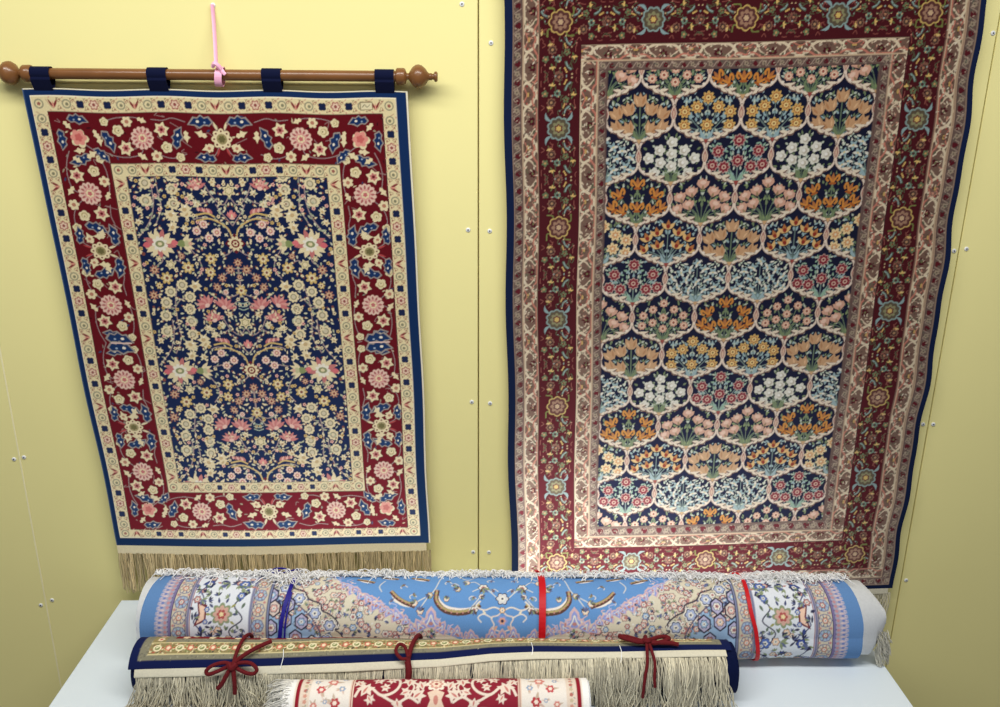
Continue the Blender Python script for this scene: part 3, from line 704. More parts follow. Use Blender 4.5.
BOUQ = {
    'A': ([(0, -24), (-20, -9), (20, -9), (-41, -2), (41, -2), (-43, 22), (-21, 24), (21, 24), (43, 22)], 11.5, GRN, LBLUE),
    'B': ([(0, -27), (-19, -11), (19, -11), (-40, -3), (40, -3), (-40, 21), (0, 20), (40, 21)], 10.5, LBLUE, LBLUE),
    'C': ([(0, -26), (-22, -12), (22, -12), (-41, 2), (41, 2), (0, 16), (-20, 10), (20, 10), (-30, 28), (30, 28), (0, -6)], 9.5, GRN, GRN),
    'D': ([(0, -30), (-14, -18), (14, -18), (-30, -12), (30, -12), (-45, 0), (45, 0), (-20, 2), (20, 2), (-36, 16), (36, 16), (-15, 22), (15, 22), (0, 6), (-28, 32), (28, 32), (-46, 22), (46, 22)], 9, LBLUE, (180, 196, 180)),
    'E': ([(0, -28), (-36, -9), (36, -9), (-24, 19), (24, 19), (0, 8), (-45, 16), (45, 16)], 9.6, (140, 176, 150), LBLUE),
    'F': ([(0, -28), (-34, -10), (34, -10), (-28, 20), (28, 20), (0, 14), (-46, 14), (46, 14)], 10.5, GRN, GRN),
    'G': ([(0, -26), (-20, -12), (20, -12), (-40, -2), (40, -2), (-24, 12), (24, 12), (-44, 20), (44, 20)], 10.5, GRN, (130, 150, 96)),
    'H': ([(0, -27), (-20, -14), (20, -14), (-38, -4), (38, -4), (-18, 10), (18, 10), (-44, 18), (44, 18)], 9.5, LBLUE, LBLUE),
    'I': ([(0, -26), (-22, -10), (22, -10), (-42, 0), (42, 0), (-18, 16), (18, 16), (-42, 24), (42, 24)], 10.5, LBLUE, GRN),
    'J': ([(0, -28), (-20, -16), (20, -16), (-38, -4), (38, -4), (0, 0), (-20, 10), (20, 10), (-40, 16), (40, 16), (0, 22)], 7.6, GRN, (150, 176, 150)),
}
def bouquet(W, kind, x, y):
    pts, r, lc, bc = BOUQ[kind]
    R = random.Random(kind)
    with W.at(x, y, 0, 1.0, 0.98):
        for (px, py) in pts:
            W.curve([(0, 48), (px * 0.25, 30 + py * 0.1), (px, py)], 1.5, (96, 116, 90) if lc == GRN else (112, 136, 130), 3)
        for t in range(80 if kind == 'D' else 64):
            lx = R.uniform(0, 50); ly = R.uniform(-34, 42)
            if abs(lx) + abs(ly) * 0.75 > 62: continue
            a = R.uniform(-2.4, -0.2); l = R.uniform(6, 10); w = R.uniform(2.6, 4); c = R.choice([lc, lc, bc, (190, 200, 180)]) if kind != 'D' else R.choice([WHT, LBLUE, (200, 214, 190)])
            W.leaf(lx, ly, l, w, a, c); W.leaf(-lx, ly, l, w, math.pi - a, c)
        for sg in (-1, 1):
            W.leaf(0, 46, 30, 7, -math.pi / 2 + sg * 1.05, bc, sg * 0.12); W.leaf(0, 46, 24, 6, -math.pi / 2 + sg * 0.5, lc, sg * 0.1)
        for (px, py) in pts:
            W.ell(px, py, r * 1.02, r * 1.0, NAVY2, n=10)
            bouquet_flower(W, kind, px, py, r * 1.1, math.atan2(px, 60 - py) * 0.8 if kind in 'AFGH' else px * 0.03)
        W.poly([(-6, 44), (6, 44), (3, 53), (-3, 53)], (150, 60, 52) if kind in 'BEJH' else (206, 160, 110))

def draw_lattice_rug():
    w, h = 820.0, 1225.0
    W = Weave(w, h, 1.30, (13, 26, 58))
    ins = [14, 32, 60, 132, 163, 179]; T = [i for i in ins]; B = [9, 27, 51, 118, 144, 166]
    X = ins; XR = [w - i for i in (9, 28, 61, 121, 146, 167)]; YB = [h - b for b in B]; Y = [10, 28, 54, 130, 157, 172]
    for i, c in enumerate((TAUPE, (150, 112, 92), RED2, (150, 112, 92), TAUPE, NAVY2)): W.rect(X[i], Y[i], XR[i], YB[i], c)
    fx0, fx1, fy0, fy1 = X[5], XR[5], Y[5], YB[5]
    CW = (fx1 - fx0) / 4; RP = (fy1 - fy0) / 12
    rows = ['GJFJG', 'ABBA', 'DCECD', 'FGGF', 'IHAHI', 'EDDE']
    with W.within(fx0, fy0, fx1, fy1):
        for r in range(13):
            seq = rows[r % 6]; y = fy0 + r * RP
            for k, kd in enumerate(seq):
                x = fx0 + (k * CW if len(seq) == 5 else (k + 0.5) * CW)
                bouquet(W, kd, x, y)
        # ogee lattice
        for r in range(-1, 14):
            y = fy0 + r * RP
            for k in range(-1, 6):
                x = fx0 + (k * CW if r % 2 else (k + 0.5) * CW)
                h2 = CW / 2; d = RP
                for sg in (-1, 1):
                    P = [(x, y + 10), (x + sg * 3, y + 20), (x + sg * 12, y + 29), (x + sg * 29, y + 34), (x + sg * 46, y + 42), (x + sg * (h2 - 3), y + d - 22), (x + sg * h2, y + d - 10)]
                    S2 = spline(P, 6)
                    W.line(S2, 5.6, (70, 44, 44)); W.line(S2, 3.9, (230, 208, 188))
                    # acanthus leaves on the arm
                    for (lx, ly, a, l) in ((12, 30, -0.12, 22), (20, 31, 0.62, 17), (34, 35, -0.1, 15), (34, 36, 0.75, 13), (48, 43, 0.5, 10)):
                        aa = a if sg > 0 else math.pi - a
                        W.leaf(x + sg * lx, y + ly, l, 8.4, aa, (112, 78, 68), sg * 0.08); W.leaf(x + sg * lx, y + ly - 1.2, l * 0.94, 5.2, aa, (236, 218, 190), sg * 0.08)
                    W.ell(x + sg * 9, y + 25, 3.2, 2.6, (240, 226, 206), n=8)
                # vase-like knot where the arms join
                W.leaf(x, y - 16, 32, 12, math.pi / 2, (84, 50, 50)); W.leaf(x, y - 13, 26, 8, math.pi / 2, (168, 104, 94)); W.leaf(x, y - 6, 14, 4, math.pi / 2, (214, 178, 150))
                for sg in (-1, 1): W.curve([(x, y - 14), (x + sg * 4.5, y), (x, y + 13)], 1.8, (226, 200, 178), 4)
                W.ell(x, y + 12, 3, col=(236, 214, 190), n=8)
        c0, c1 = int(fx0 * W.res), int(fx1 * W.res); flip_x(W.a[int(fy0 * W.res):int(fy1 * W.res)], c0, c1)
    # brown narrow guards
    R = random.Random(3)
    def narrow(xa, ya, xb, yb, t, flip=1):
        L = math.hypot(xb - xa, yb - ya); ang = math.atan2(yb - ya, xb - xa); n = max(1, int(round(L / 15.5))); d = L / n
        with W.at(xa, ya, ang, 1, flip):
            for i in range(n):
                x = (i + 0.5) * d
                W.curve([(x - d * 0.5, 0), (x - d * 0.25, -t * 0.32), (x, 0), (x + d * 0.25, t * 0.32), (x + d * 0.5, 0)], 1.2, (176, 152, 132), 3)
                if i % 2: W.ros(x, t * 0.05, t * 0.33, 3, 0.3, DKRED, 0.5)
                else: W.ros(x, 0, t * 0.3, 5, 0.4, (160, 140, 116)); W.ell(x, 0, 1.5, col=(64, 52, 44), n=6)
                for q in range(4):
                    W.leaf(x + R.uniform(-7, 7), R.uniform(-0.4, 0.4) * t, R.uniform(3, 5.5), 1.7, R.uniform(0, 6.28), R.choice([(196, 170, 148), (60, 48, 44), (150, 128, 108), (74, 84, 70)]))
            W.line([(0, -t * 0.47), (L, -t * 0.47)], 1.3, (176, 146, 120)); W.line([(0, t * 0.47), (L, t * 0.47)], 1.3, (88, 60, 56))
    # cream and salmon meander guards
    def meander(xa, ya, xb, yb, t, flip=1):
        L = math.hypot(xb - xa, yb - ya); ang = math.atan2(yb - ya, xb - xa); n = max(1, int(round(L / 88.0))); d = L / n
        with W.at(xa, ya, ang, 1, flip):
            W.rect(0, -t / 2, L, t / 2, (112, 82, 68))
            for i in range(n):
                with W.at((i + 0.5) * d, 0, 0, d / 88.0, t / 29.0):
                    for sg in (-1, 1):
                        W.curve([(sg * 46, 12), (sg * 34, 9), (sg * 24, -6), (sg * 14, -12), (0, -13)], 4.4, (226, 206, 172), 4)
                        W.curve([(sg * 44, 8), (sg * 33, 4), (sg * 24, 8), (sg * 18, 12), (0, 12.5)], 3.0, SALMON, 4)
                        W.curve([(sg * 36, -13), (sg * 26, -10), (sg * 22, 0), (sg * 12, 9)], 2.6, (224, 200, 168), 4)
                        W.leaf(sg * 24, -4, 9, 3.6, -1.2 if sg > 0 else -1.94, (232, 214, 180)); W.leaf(sg * 30, 8, 8, 3.2, 0.4 if sg > 0 else 2.7, (84, 62, 52))
                        W.leaf(sg * 14, 9, 9, 3, -0.6 if sg > 0 else 3.74, (76, 84, 60)); W.ell(sg * 30, -6, 2, 1.6, (150, 40, 40), n=6); W.leaf(sg * 8, -11, 8, 2.6, 0.6 if sg > 0 else 2.5, (230, 206, 174))
                    for k in range(5): W.leaf(0, 7, 13 - 2.4 * abs(k - 2), 5.6, -math.pi / 2 + (k - 2) * 0.62, (70, 14, 22))
                    W.ell(0, 3, 2.4, 2, (110, 106, 64), n=6)
                with W.at((i + 0.0) * d, 0, 0, d / 88.0, t / 29.0):
                    for k in range(5): W.leaf(0, -9, 12 - 2.2 * abs(k - 2), 4.6, math.pi / 2 + (k - 2) * 0.6, (76, 58, 44))
                    W.ell(0, -4, 4.4, 2.4, (200, 160, 90), n=8); W.curve([(-12, -11), (0, -6), (12, -11)], 2, SALMON, 3)
                    for sg in (-1, 1): W.leaf(sg * 5, 6, 8, 3, 0.3 if sg > 0 else 2.84, (220, 198, 168))
            for q in range(n * 46):
                W.leaf(R.uniform(0, L), R.uniform(-0.42, 0.42) * t, R.uniform(4, 7.5), R.uniform(1.6, 2.6), R.uniform(0, 6.28), R.choice([(222, 200, 168), (214, 188, 156), (84, 60, 52), (206, 140, 116), (88, 92, 66), (236, 220, 192)]))
            W.line([(0, -t * 0.47), (L, -t * 0.47)], 1.6, (206, 178, 142)); W.line([(0, t * 0.47), (L, t * 0.47)], 1.6, (206, 178, 142))
    for a, fn, fl in ((0, narrow, 1), (1, meander, 1), (3, meander, 1), (4, narrow, 1)):
        b = a + 1; t = X[b] - X[a]; xm0, xm1 = (X[a] + X[b]) / 2, (XR[a] + XR[b]) / 2; ym0, ym1 = (Y[a] + Y[b]) / 2, (YB[a] + YB[b]) / 2
        with W.within(X[a], Y[a], XR[a], YB[a]):
            fn(xm0, Y[a], xm0, YB[a], t, -1); fn(xm1, Y[a], xm1, YB[a], t, 1)
            fn(X[a], ym0, XR[a], ym0, Y[b] - Y[a], 1); fn(X[a], ym1, XR[a], ym1, YB[a] - YB[b], -1)
    # red main border
    def medal(yel):
        if yel:
            for k in range(4):
                a = k * math.pi / 2 + 0.78; W.curve([(16 * math.cos(a), 16 * math.sin(a)), (24 * math.cos(a + 0.3), 24 * math.sin(a + 0.3)), (33 * math.cos(a), 31 * math.sin(a))], 2.4, (112, 118, 56), 4)
            W.ros(0, 0, 21.5, 8, 0.16, (206, 170, 92)); W.ros(0, 0, 19, 8, 0.16, (86, 44, 40)); W.ros(0, 0, 14, 8, 0.3, (160, 118, 92)); W.ros(0, 0, 8.5, 6, 0.3, (84, 40, 44)); W.ros(0, 0, 5, 6, 0.3, (206, 170, 130))
        else:
            for sg in (-1, 1):
                for tg in (-1, 1): W.leaf(sg * 12, tg * 13, 19, 5.4, math.atan2(tg * 0.6, sg * 1.0), (136, 164, 164), 0.2 * sg * tg)
            W.ros(0, 0, 21, 10, 0.14, (132, 156, 150)); W.ros(0, 0, 18, 10, 0.14, (84, 72, 54)); W.ros(0, 0, 13, 8, 0.3, (136, 132, 92)); W.ros(0, 0, 8, 6, 0.3, (96, 36, 40)); W.ros(0, 0, 5, 6, 0.3, (214, 180, 96))
    def filler(R):
        """small comma leaves, dotted sprigs and dark rosettes between two medallions, half of a mirrored run"""
        for (x, y, k) in ((34, -14, 'c'), (34, 16, 'd'), (46, 12, 'r'), (48, -12, 's'), (60, 4, 'r2'), (58, -24, 'd'), (60, 26, 's'), (72, -14, 'c'), (74, 14, 'd'), (86, 0, 'r')):
            x += R.uniform(-2, 2); y += R.uniform(-2, 2)
            if k == 'c':
                W.curve([(x - 8, y + 5), (x - 1, y + 2), (x + 5, y - 4)], 4.4, (74, 92, 74), 4); W.curve([(x - 7, y + 4), (x, y + 1), (x + 5, y - 5)], 2.2, (140, 164, 158), 4)
                for q in range(3): W.ell(x + 3 + q * 3, y + 6 - q * 1.5, 2, 1.7, YELLOW, n=6)
            elif k == 'd':
                for a in (0, 1.1, 2.2): W.leaf(x, y, 6.5, 3.2, a - 1.2, (226, 186, 104))
                W.leaf(x, y, 7, 2.4, 2.6, (98, 116, 64))
            elif k == 'r': W.ros(x, y, 8.5, 8, 0.25, (132, 84, 66)); W.ros(x, y, 6, 8, 0.3, (60, 42, 36)); W.ell(x, y, 2.6, col=(176, 130, 90), n=6)
            elif k == 'r2': W.ros(x, y, 6.5, 6, 0.3, (110, 140, 120)); W.ell(x, y, 3, col=(66, 40, 36), n=6)
            else:
                W.ros(x, y, 6.5, 5, 0.4, (96, 110, 74)); W.ell(x, y, 2.2, col=(196, 150, 90), n=6)
        for q in range(60):
            x, y = R.uniform(22, 92), R.uniform(-32, 32)
            if R.random() < 0.5: W.curve([(x, y), (x + R.uniform(3, 8), y + R.uniform(-5, 5)), (x + R.uniform(8, 12), y + R.uniform(-5, 5))], 1.3, R.choice([(60, 12, 20), (140, 70, 60), (78, 88, 58)]), 3)
            else: W.ell(x, y, 1.7, 1.4, R.choice([(214, 180, 130), (150, 170, 160), (60, 12, 20), (190, 120, 100)]), n=6)
    with W.within(X[2], Y[2], XR[2], YB[2]):
        xl, xr = (X[2] + X[3]) / 2, (XR[2] + XR[3]) / 2; yt, yb = (Y[2] + Y[3]) / 2, (YB[2] + YB[3]) / 2
        ys = np.linspace(yt, yb, 7); xs = np.linspace(xl, xr, 5)
        for x, mir in ((xl, 1), (xr, -1)):
            for i, y in enumerate(ys):
                for sg in (-1, 1):
                    with W.at(x, y, math.pi / 2, sg * 0.98, mir): filler(random.Random(21))
        for y, mir in ((yt, 1), (yb, -1)):
            for i, x in enumerate(xs):
                for sg in (-1, 1):
                    with W.at(x, y, 0, sg * 0.88, mir): filler(random.Random(21))
        for x, mir in ((xl, 1), (xr, -1)):
            for i, y in enumerate(ys):
                with W.at(x, y, math.pi / 2, 1, mir): medal(i % 2 == 0)
        for y, mir in ((yt, 1), (yb, -1)):
            for i, x in enumerate(xs):
                with W.at(x, y, 0, 1, mir): medal(i % 2 == 0)
    for i, c in ((2, (70, 30, 30)), (3, (60, 22, 26)), (5, (90, 66, 60)), (1, (180, 150, 122))):
        for seg in ([(X[i], Y[i]), (XR[i], Y[i])], [(X[i], YB[i]), (XR[i], YB[i])], [(X[i], Y[i]), (X[i], YB[i])], [(XR[i], Y[i]), (XR[i], YB[i])]): W.line(seg, 1.8, c)
    return W, X, XR, Y, YB

def lattice_rug():
    W, X, XR, Y, YB = draw_lattice_rug()
    x, z, u, v = hang(W, (0.041, 1.915), (0.865, 1.942), (0.880, 0.708), (0.072, 0.688), None, 820.0, 1225.0)
    edge = np.clip((u - 0.5) * 2, 0, 1) ** 4
    x = x + edge * (0.010 * np.sin(v * math.pi * 0.9) + 0.0022 * np.sin(v * 34) + 0.0014 * np.sin(v * 61 + 1)) + (1 - u) ** 4 * (0.0018 * np.sin(v * 23) - 0.006 * np.sin(v * math.pi) * v)
    z = z + 0.0015 * np.sin(u * 9) - 0.006 * np.sin(u * math.pi) * (v - 0.5)
    y = -0.024 + 0.010 * v + 0.0022 * np.sin(u * 9.0 + v * 3) + 0.0016 * np.sin(v * 16 + u * 2) + edge * 0.0022 * np.sin(v * 34 + 1.2)
    pos = np.stack([x, y + 0 * x, z], -1)
    t = empty('hanging_rug', (0.47, -0.02, 0.70))
    tag(t, 'large hanging rug with bouquets in a cream lattice on navy and a dark red border', 'rug')
    rects = [(-9, -9, 9999, 9999)] + [(X[i], Y[i], XR[i], YB[i]) for i in range(6)]
    p = ring_parts(W, pos, rects, ['edge_binding', 'outer_guard_border', 'scroll_border', 'main_border', 'scroll_border', 'inner_guard_border', 'field'], [M_bind] + [M_rug] * 6, t, W.colors())
    for n, l in (('edge_binding', 'navy edge binding'), ('outer_guard_border', 'narrow brown guard border'), ('main_border', 'dark red border with yellow and pale blue rosettes'),
                 ('inner_guard_border', 'narrow brown inner guard border'), ('field', 'navy field of bouquets framed by cream ogee lattice')): p[n]['label'] = l
    backing('backing', pos, 0.0045, M_backing, t)
    bot = pos[-1]; nb = bot.copy(); nb[:, 2] -= 0.013; k = slice(None, None, 12)
    a, b = bot[k], nb[k]; n = len(a); th = np.array([0, 0.003, 0])
    V = np.concatenate([a, b, a + th, b + th]); i = np.arange(n - 1)
    F = np.concatenate([np.stack([n + i, n + i + 1, i + 1, i], 1), np.stack([2 * n + i, 2 * n + i + 1, 3 * n + i + 1, 3 * n + i], 1), np.stack([3 * n + i, 3 * n + i + 1, n + i + 1, n + i], 1)])
    mesh_np('fringe_band', V, F, M_kilim2, t, smooth=False)
    L, R, C = [], [], []
    for q in range(620):
        f = rnd.random() ** 0.8; base = nb[int(f * (len(nb) - 1))]
        ln = 0.115 * rnd.uniform(0.75, 1.05); ph = rnd.uniform(0, 6.28); am = rnd.uniform(0.001, 0.0035); yo = rnd.uniform(-0.003, 0.004)
        L.append([(base[0] + am * math.sin(ph + s * 9) + 0.003 * math.sin(f * 80) * s, min(-0.003, base[1] + 0.0015 + yo * s), base[2] + 0.002 - ln * s) for s in np.linspace(0, 1, 9)])
        R.append(rnd.uniform(0.0007, 0.0012)); g = rnd.uniform(0.75, 1.05); C.append((226 * g, 218 * g, 188 * g))
    strands('fringe', L, R, C, M_fringe, t)
M_kilim2 = material('white_woven_end', (214, 208, 186), rough=0.9, spec=0.1, noise=0.06, nscale=300, bump=0.2, bscale=1200)
lattice_rug()

# ------------------------------------------------------------------ table (1500 x 450 mm, 700 mm high)
M_table = material('table_laminate', (212, 222, 229), rough=0.42, spec=0.4, noise=0.01, nscale=4)
M_edge = material('table_edge_band', (176, 186, 196), rough=0.5)
M_leg = material('table_leg_steel', (150, 154, 158), rough=0.35, metallic=0.7)
def table():
    x0, x1, y0, y1 = -0.7425, 0.7575, -0.470, -0.0215
    t = empty('folding_table', (0.0075, -0.245, 0.0)); tag(t, 'pale grey folding table carrying the three rolled rugs', 'table')
    m = MB(); m.box(x0, x1, y0, y1, 0.678, 0.700, 0.0022); m.build('tabletop', M_table, t)
    m = MB(); m.box(x0 + 0.02, x1 - 0.02, y0 + 0.03, y0 + 0.05, 0.62, 0.678, 0.002); m.box(x0 + 0.02, x1 - 0.02, y1 - 0.05, y1 - 0.03, 0.62, 0.678, 0.002); m.build('apron', M_edge, t)
    for x in (x0 + 0.09, x1 - 0.09):
        for y in (y0 + 0.07, y1 - 0.07):
            m = MB(); m.lathe([(0.014, 0.012), (0.014, 0.66)], (x, y, 0), (0, 0, 1), 16); l = m.build('leg', M_leg, t, smooth=True)
            m = MB(); m.lathe([(0.016, 0.0), (0.017, 0.004), (0.016, 0.022)], (x, y, 0), (0, 0, 1), 16); m.build('rubber_foot', M_hole, l, smooth=True)
        m = MB(); m.tube([(x, y0 + 0.07, 0.25), (x, y1 - 0.07, 0.25)], 0.009, 10); m.build('stretcher', M_leg, t, smooth=True)
table()

# ------------------------------------------------------------------ rolled rugs
class Roll:
    def __init__(s, p0, p1, r, z=0.7, sag=0.0):
        s.sag = sag
        s.a = np.array([p0[0], p0[1], z + r]); d = np.array([p1[0] - p0[0], p1[1] - p0[1], 0.0]); s.L = float(np.linalg.norm(d)); s.d = d / s.L
        s.f = np.array([s.d[1], -s.d[0], 0.0]); s.u = np.array([0, 0, 1.0]); s.r = r
    def pt(s, a, th, off=0.0):
        """a along the axis (m), th degrees up from the front, off outward"""
        t = np.radians(th); r = s.r + off
        a, t, r = np.broadcast_arrays(np.asarray(a, float), t, r)
        return s.a + a[..., None] * s.d + (r * np.cos(t) * (1 + s.sag * np.maximum(0, -np.sin(t))))[..., None] * s.f + (r * np.sin(t))[..., None] * s.u

M_pile = material('wool_pile', attr=True, rough=0.9, spec=0.12, noise=0.05, nscale=500, bump=0.12, bscale=900, sheen=0.05)
M_white = material('white_warp_cotton', (248, 250, 252), rough=0.85, spec=0.15, noise=0.04, nscale=200)
M_wfr = material('white_fringe_yarn', attr=True, rough=0.85, spec=0.15)

def spiral_roll(name, R, a0, a1, rin, rout, turns, tele0, tele1, mat, parent):
    """the wound inner layers of a rolled rug as one long spiral sheet, its windings stepping out at the ends"""
    n = int(turns * 56); th = np.linspace(0, turns * 360, n + 1) + 215; rr = rin + (rout - rin) * np.linspace(0, 1, n + 1)
    f = 1 - (rr - rin) / (rout - rin); f = np.minimum(1, np.ceil(f * turns - 0.02) / turns); f = f ** 0.75; xa = a0 - tele0 * f; xb = a1 + tele1 * f
    off0 = rr - R.r; t = 0.0030
    P = [R.pt(xa, th, off0), R.pt(xb, th, off0), R.pt(xa, th, off0 - t), R.pt(xb, th, off0 - t)]
    V = np.concatenate(P); i = np.arange(n); m = n + 1
    F = np.concatenate([np.stack([i, i + 1, m + i + 1, m + i], 1), np.stack([2 * m + i, 3 * m + i, 3 * m + i + 1, 2 * m + i + 1], 1),
                        np.stack([i, 2 * m + i, 2 * m + i + 1, i + 1], 1), np.stack([m + i, m + i + 1, 3 * m + i + 1, 3 * m + i], 1)])
    return mesh_np(name, V, F, mat, parent, smooth=True)

def wrap_colors(W, R, a_of, th_lo, th_hi, off=0.0, wob=None):
    """grid of surface points for a woven canvas wrapped on a roll: canvas x runs along the axis, y from th_hi (top) down to th_lo"""
    xa = np.arange(W.nx) * W.pitch / 1000.0; th = th_hi - np.degrees(np.arange(W.ny) * W.pitch / 1000.0 / R.r)
    A, T = np.meshgrid(a_of(xa), th)
    o = off + (wob(A, T) if wob else 0.0)
    return R.pt(A, T, o)

def col_parts(W, pos, cuts, names, mat, parent, col):
    """split the wrapped canvas into parts by bands along x (list of (x0,x1,name index))"""
    V = pos.reshape(-1, 3); C = col.reshape(-1, 3); ny, nx = W.ny, W.nx
    idx = np.arange(ny * nx).reshape(ny, nx); Q = np.stack([idx[1:, :-1], idx[1:, 1:], idx[:-1, 1:], idx[:-1, :-1]], -1)
    fx = (np.arange(nx - 1) + 0.5) * W.pitch; out = []
    for x0, x1, nm in cuts:
        F = Q[:, (fx >= x0) & (fx < x1)].reshape(-1, 4); u, inv = np.unique(F, return_inverse=True)
        out.append(mesh_np(nm, V[u], inv.reshape(-1, 4), mat, parent, col=C[u]))
    return out

# --- light blue roll
SKY = (100, 146, 200); LAV = (168, 172, 212); BEIGE = (198, 188, 168); IVORY = (222, 220, 210); INK = (52, 52, 78); ROSE = (184, 130, 124); LINE = (92, 84, 112); SAGE = (134, 146, 112); PALEB = (150, 178, 208)
def draw_blue_roll(r):
    half, arc = 657.0, r * 1000 * math.radians(205)
    W = Weave(2 * half, arc, 1.30, SKY); cx = half
    H = 130.0
    def B(px, py):
        q = max(-0.999, min(0.999, (615.5 - py) / 41.0)); th = 34 + math.degrees(math.asin(q))
        return (cx + (px - 499) * 1.822, r * 1000 * math.radians(H - th))
    Rr = random.Random(9)
    def blossom(x, y, s, c=None):
        c = c or Rr.choice([ROSE, (222, 188, 168), PALEB, IVORY, (206, 160, 150)])
        W.ros(x, y, s * 1.18, 6, 0.25, INK); W.ros(x, y, s, 6, 0.25, c); W.ros(x, y, s * 0.55, 5, 0.3, IVORY if c != IVORY else ROSE); W.ell(x, y, s * 0.2, col=INK, n=6)
    def sprig(x, y, s, a, c=INK):
        for k in (-0.9, -0.3, 0.3, 0.9): W.leaf(x, y, s, s * 0.36, a + k, Rr.choice([c, SAGE, (96, 104, 140)]))
    def bulge(x, y, s, a):
        """lavender pointed palmette of the medallion edge"""
        with W.at(x, y, a, s / 10):
            W.poly([(-12, 8), (-10, -2), (-6, -3), (-5, -9), (0, -15), (5, -9), (6, -3), (10, -2), (12, 8)], (206, 176, 178)); W.poly([(-9, 7), (-7, 0), (-3.5, -1), (-3, -7), (0, -11), (3, -7), (3.5, -1), (7, 0), (9, 7)], (140, 152, 208))
            W.curve([(-5, 5), (-2, 0), (0, -6), (2, 0), (5, 5)], 1.4, IVORY, 3); W.ell(0, 3, 2.6, 2, ROSE, n=8)
    def serrated(P, w0):
        pts = spline(P, 7); n = len(pts)
        for i in range(n - 1):
            f = i / (n - 1); w = w0 * math.sin(math.pi * (0.12 + 0.8 * f)); p, q = pts[i], pts[i + 1]; t = q - p; t /= np.linalg.norm(t) + 1e-9; nn = np.array([-t[1], t[0]])
            W.ell(*(p + nn * w * 0.62), w * 0.36, w * 0.36, (236, 226, 214), n=8)
        W.line(pts, w0 * 1.0, (92, 66, 58)); W.line(np.array(pts) + np.array([0, -w0 * 0.25]), w0 * 0.42, (176, 160, 110))
        for i in range(0, n, 3): W.ell(pts[i][0], pts[i][1], w0 * 0.2, w0 * 0.2, ROSE, n=6)
    # --- right half, mirrored afterwards
    # cream medallion ground beyond the blue
    edge = [B(528, 645), B(560, 634), B(600, 620), B(640, 602), B(668, 580), B(690, 574)]
    far = [(cx + 460, 0), (cx + 460, arc), (cx + 40, arc)]
    W.poly([tuple(p) for p in spline(edge, 6)] + far, (212, 204, 182))
    W.poly([tuple(p) for p in spline([B(655, 652), B(663, 632), B(676, 612), B(700, 592), B(735, 574)], 6)] + [(cx + 460, 0), (cx + 460, arc)], (200, 190, 166))
    E2 = spline([B(676, 654), B(684, 630), B(700, 610), B(722, 598), B(740, 590)], 6)
    W.poly([tuple(p) for p in E2] + [(cx + 460, 40), (cx + 460, arc)], PALEB)
    for i in range(620):      # small blossoms crowding the cream ground
        px = Rr.uniform(560, 735); py = Rr.uniform(576, 652)
        d = (py - 634) + (px - 560) * 0.48
        if 1 < d < 64: 
            x, y = B(px, py)
            q = Rr.random()
            if q < 0.4: blossom(x, y, Rr.uniform(3.8, 7))
            elif q < 0.75: sprig(x, y, Rr.uniform(5, 8), Rr.uniform(0, 6.28))
            else: W.ros(x, y, Rr.uniform(2.2, 4), 5, 0.3, Rr.choice([ROSE, (110, 116, 150), IVORY]))
    W.curve([B(655, 652), B(660, 638), B(666, 632), B(664, 624), B(672, 616), B(680, 612), B(682, 605), B(694, 600), B(700, 592), B(712, 588), B(722, 581), B(738, 576)], 2.8, (70, 62, 74), 5)
    for (px, py) in ((672, 628), (687, 615), (704, 599), (720, 588), (676, 643)): x, y = B(px, py); W.ros(x, y, 14, 6, 0.2, IVORY); blossom(x, y, 10, (164, 176, 206))
    W.line(E2, 2.2, (96, 88, 110))
    for (px, py) in ((690, 645), (706, 640), (722, 646), (700, 624), (716, 622), (730, 630), (714, 606), (728, 610), (732, 596), (690, 655), (708, 656), (728, 657)):   # cells of the corner medallion
        x, y = B(px, py)
        W.poly([(x, y - 17), (x + 12, y - 8), (x + 12, y + 8), (x, y + 17), (x - 12, y + 8), (x - 12, y - 8)], (44, 40, 58)); W.poly([(x, y - 14), (x + 9.6, y - 6), (x + 9.6, y + 6), (x, y + 14), (x - 9.6, y + 6), (x - 9.6, y - 6)], Rr.choice([(176, 172, 200), IVORY, (206, 190, 180)]))
        blossom(x, y, 7)
    for (px, py, s, a) in ((571, 622, 17, 0.0), (561, 630, 11, -0.5), (582, 628, 11, 0.5), (605, 617, 11, 0.35), (596, 622, 8, 0.1), (614, 613, 9, 0.5), (627, 605, 12, 0.5), (635, 599, 9, 0.6), (652, 590, 11, 0.6), (661, 585, 8, 0.7), (545, 634, 10, -0.1), (535, 638, 8, 0.2), (590, 630, 9, 0.2), (643, 596, 8, 0.5), (620, 610, 7, 0.4), (552, 631, 7, 0.3)): x, y = B(px, py); bulge(x, y, s, a)
    for i in range(46):        # thin lilac tendrils along the medallion edge
        f = Rr.random(); e_ = spline(edge, 6); p = e_[int(f * (len(e_) - 1))]; x, y = p[0] + Rr.uniform(-12, 4), p[1] + Rr.uniform(-14, 6)
        W.curve([(x, y), (x + Rr.uniform(-8, 8), y - Rr.uniform(2, 7)), (x + Rr.uniform(-10, 10), y - Rr.uniform(4, 12))], 1.5, Rr.choice([(206, 190, 214), (214, 180, 180), (180, 184, 220)]), 3)
        W.ell(x, y, 2.4, 2, Rr.choice([(160, 166, 214), ROSE, (224, 206, 186)]), n=6)
    # arabesques on the blue
    serrated([B(566, 592), B(566, 602), B(558, 611), B(545, 614), B(532, 612), B(523, 606)], 9.5)
    serrated([B(588, 607), B(598, 603), B(606, 598), B(612, 592)], 8.5)
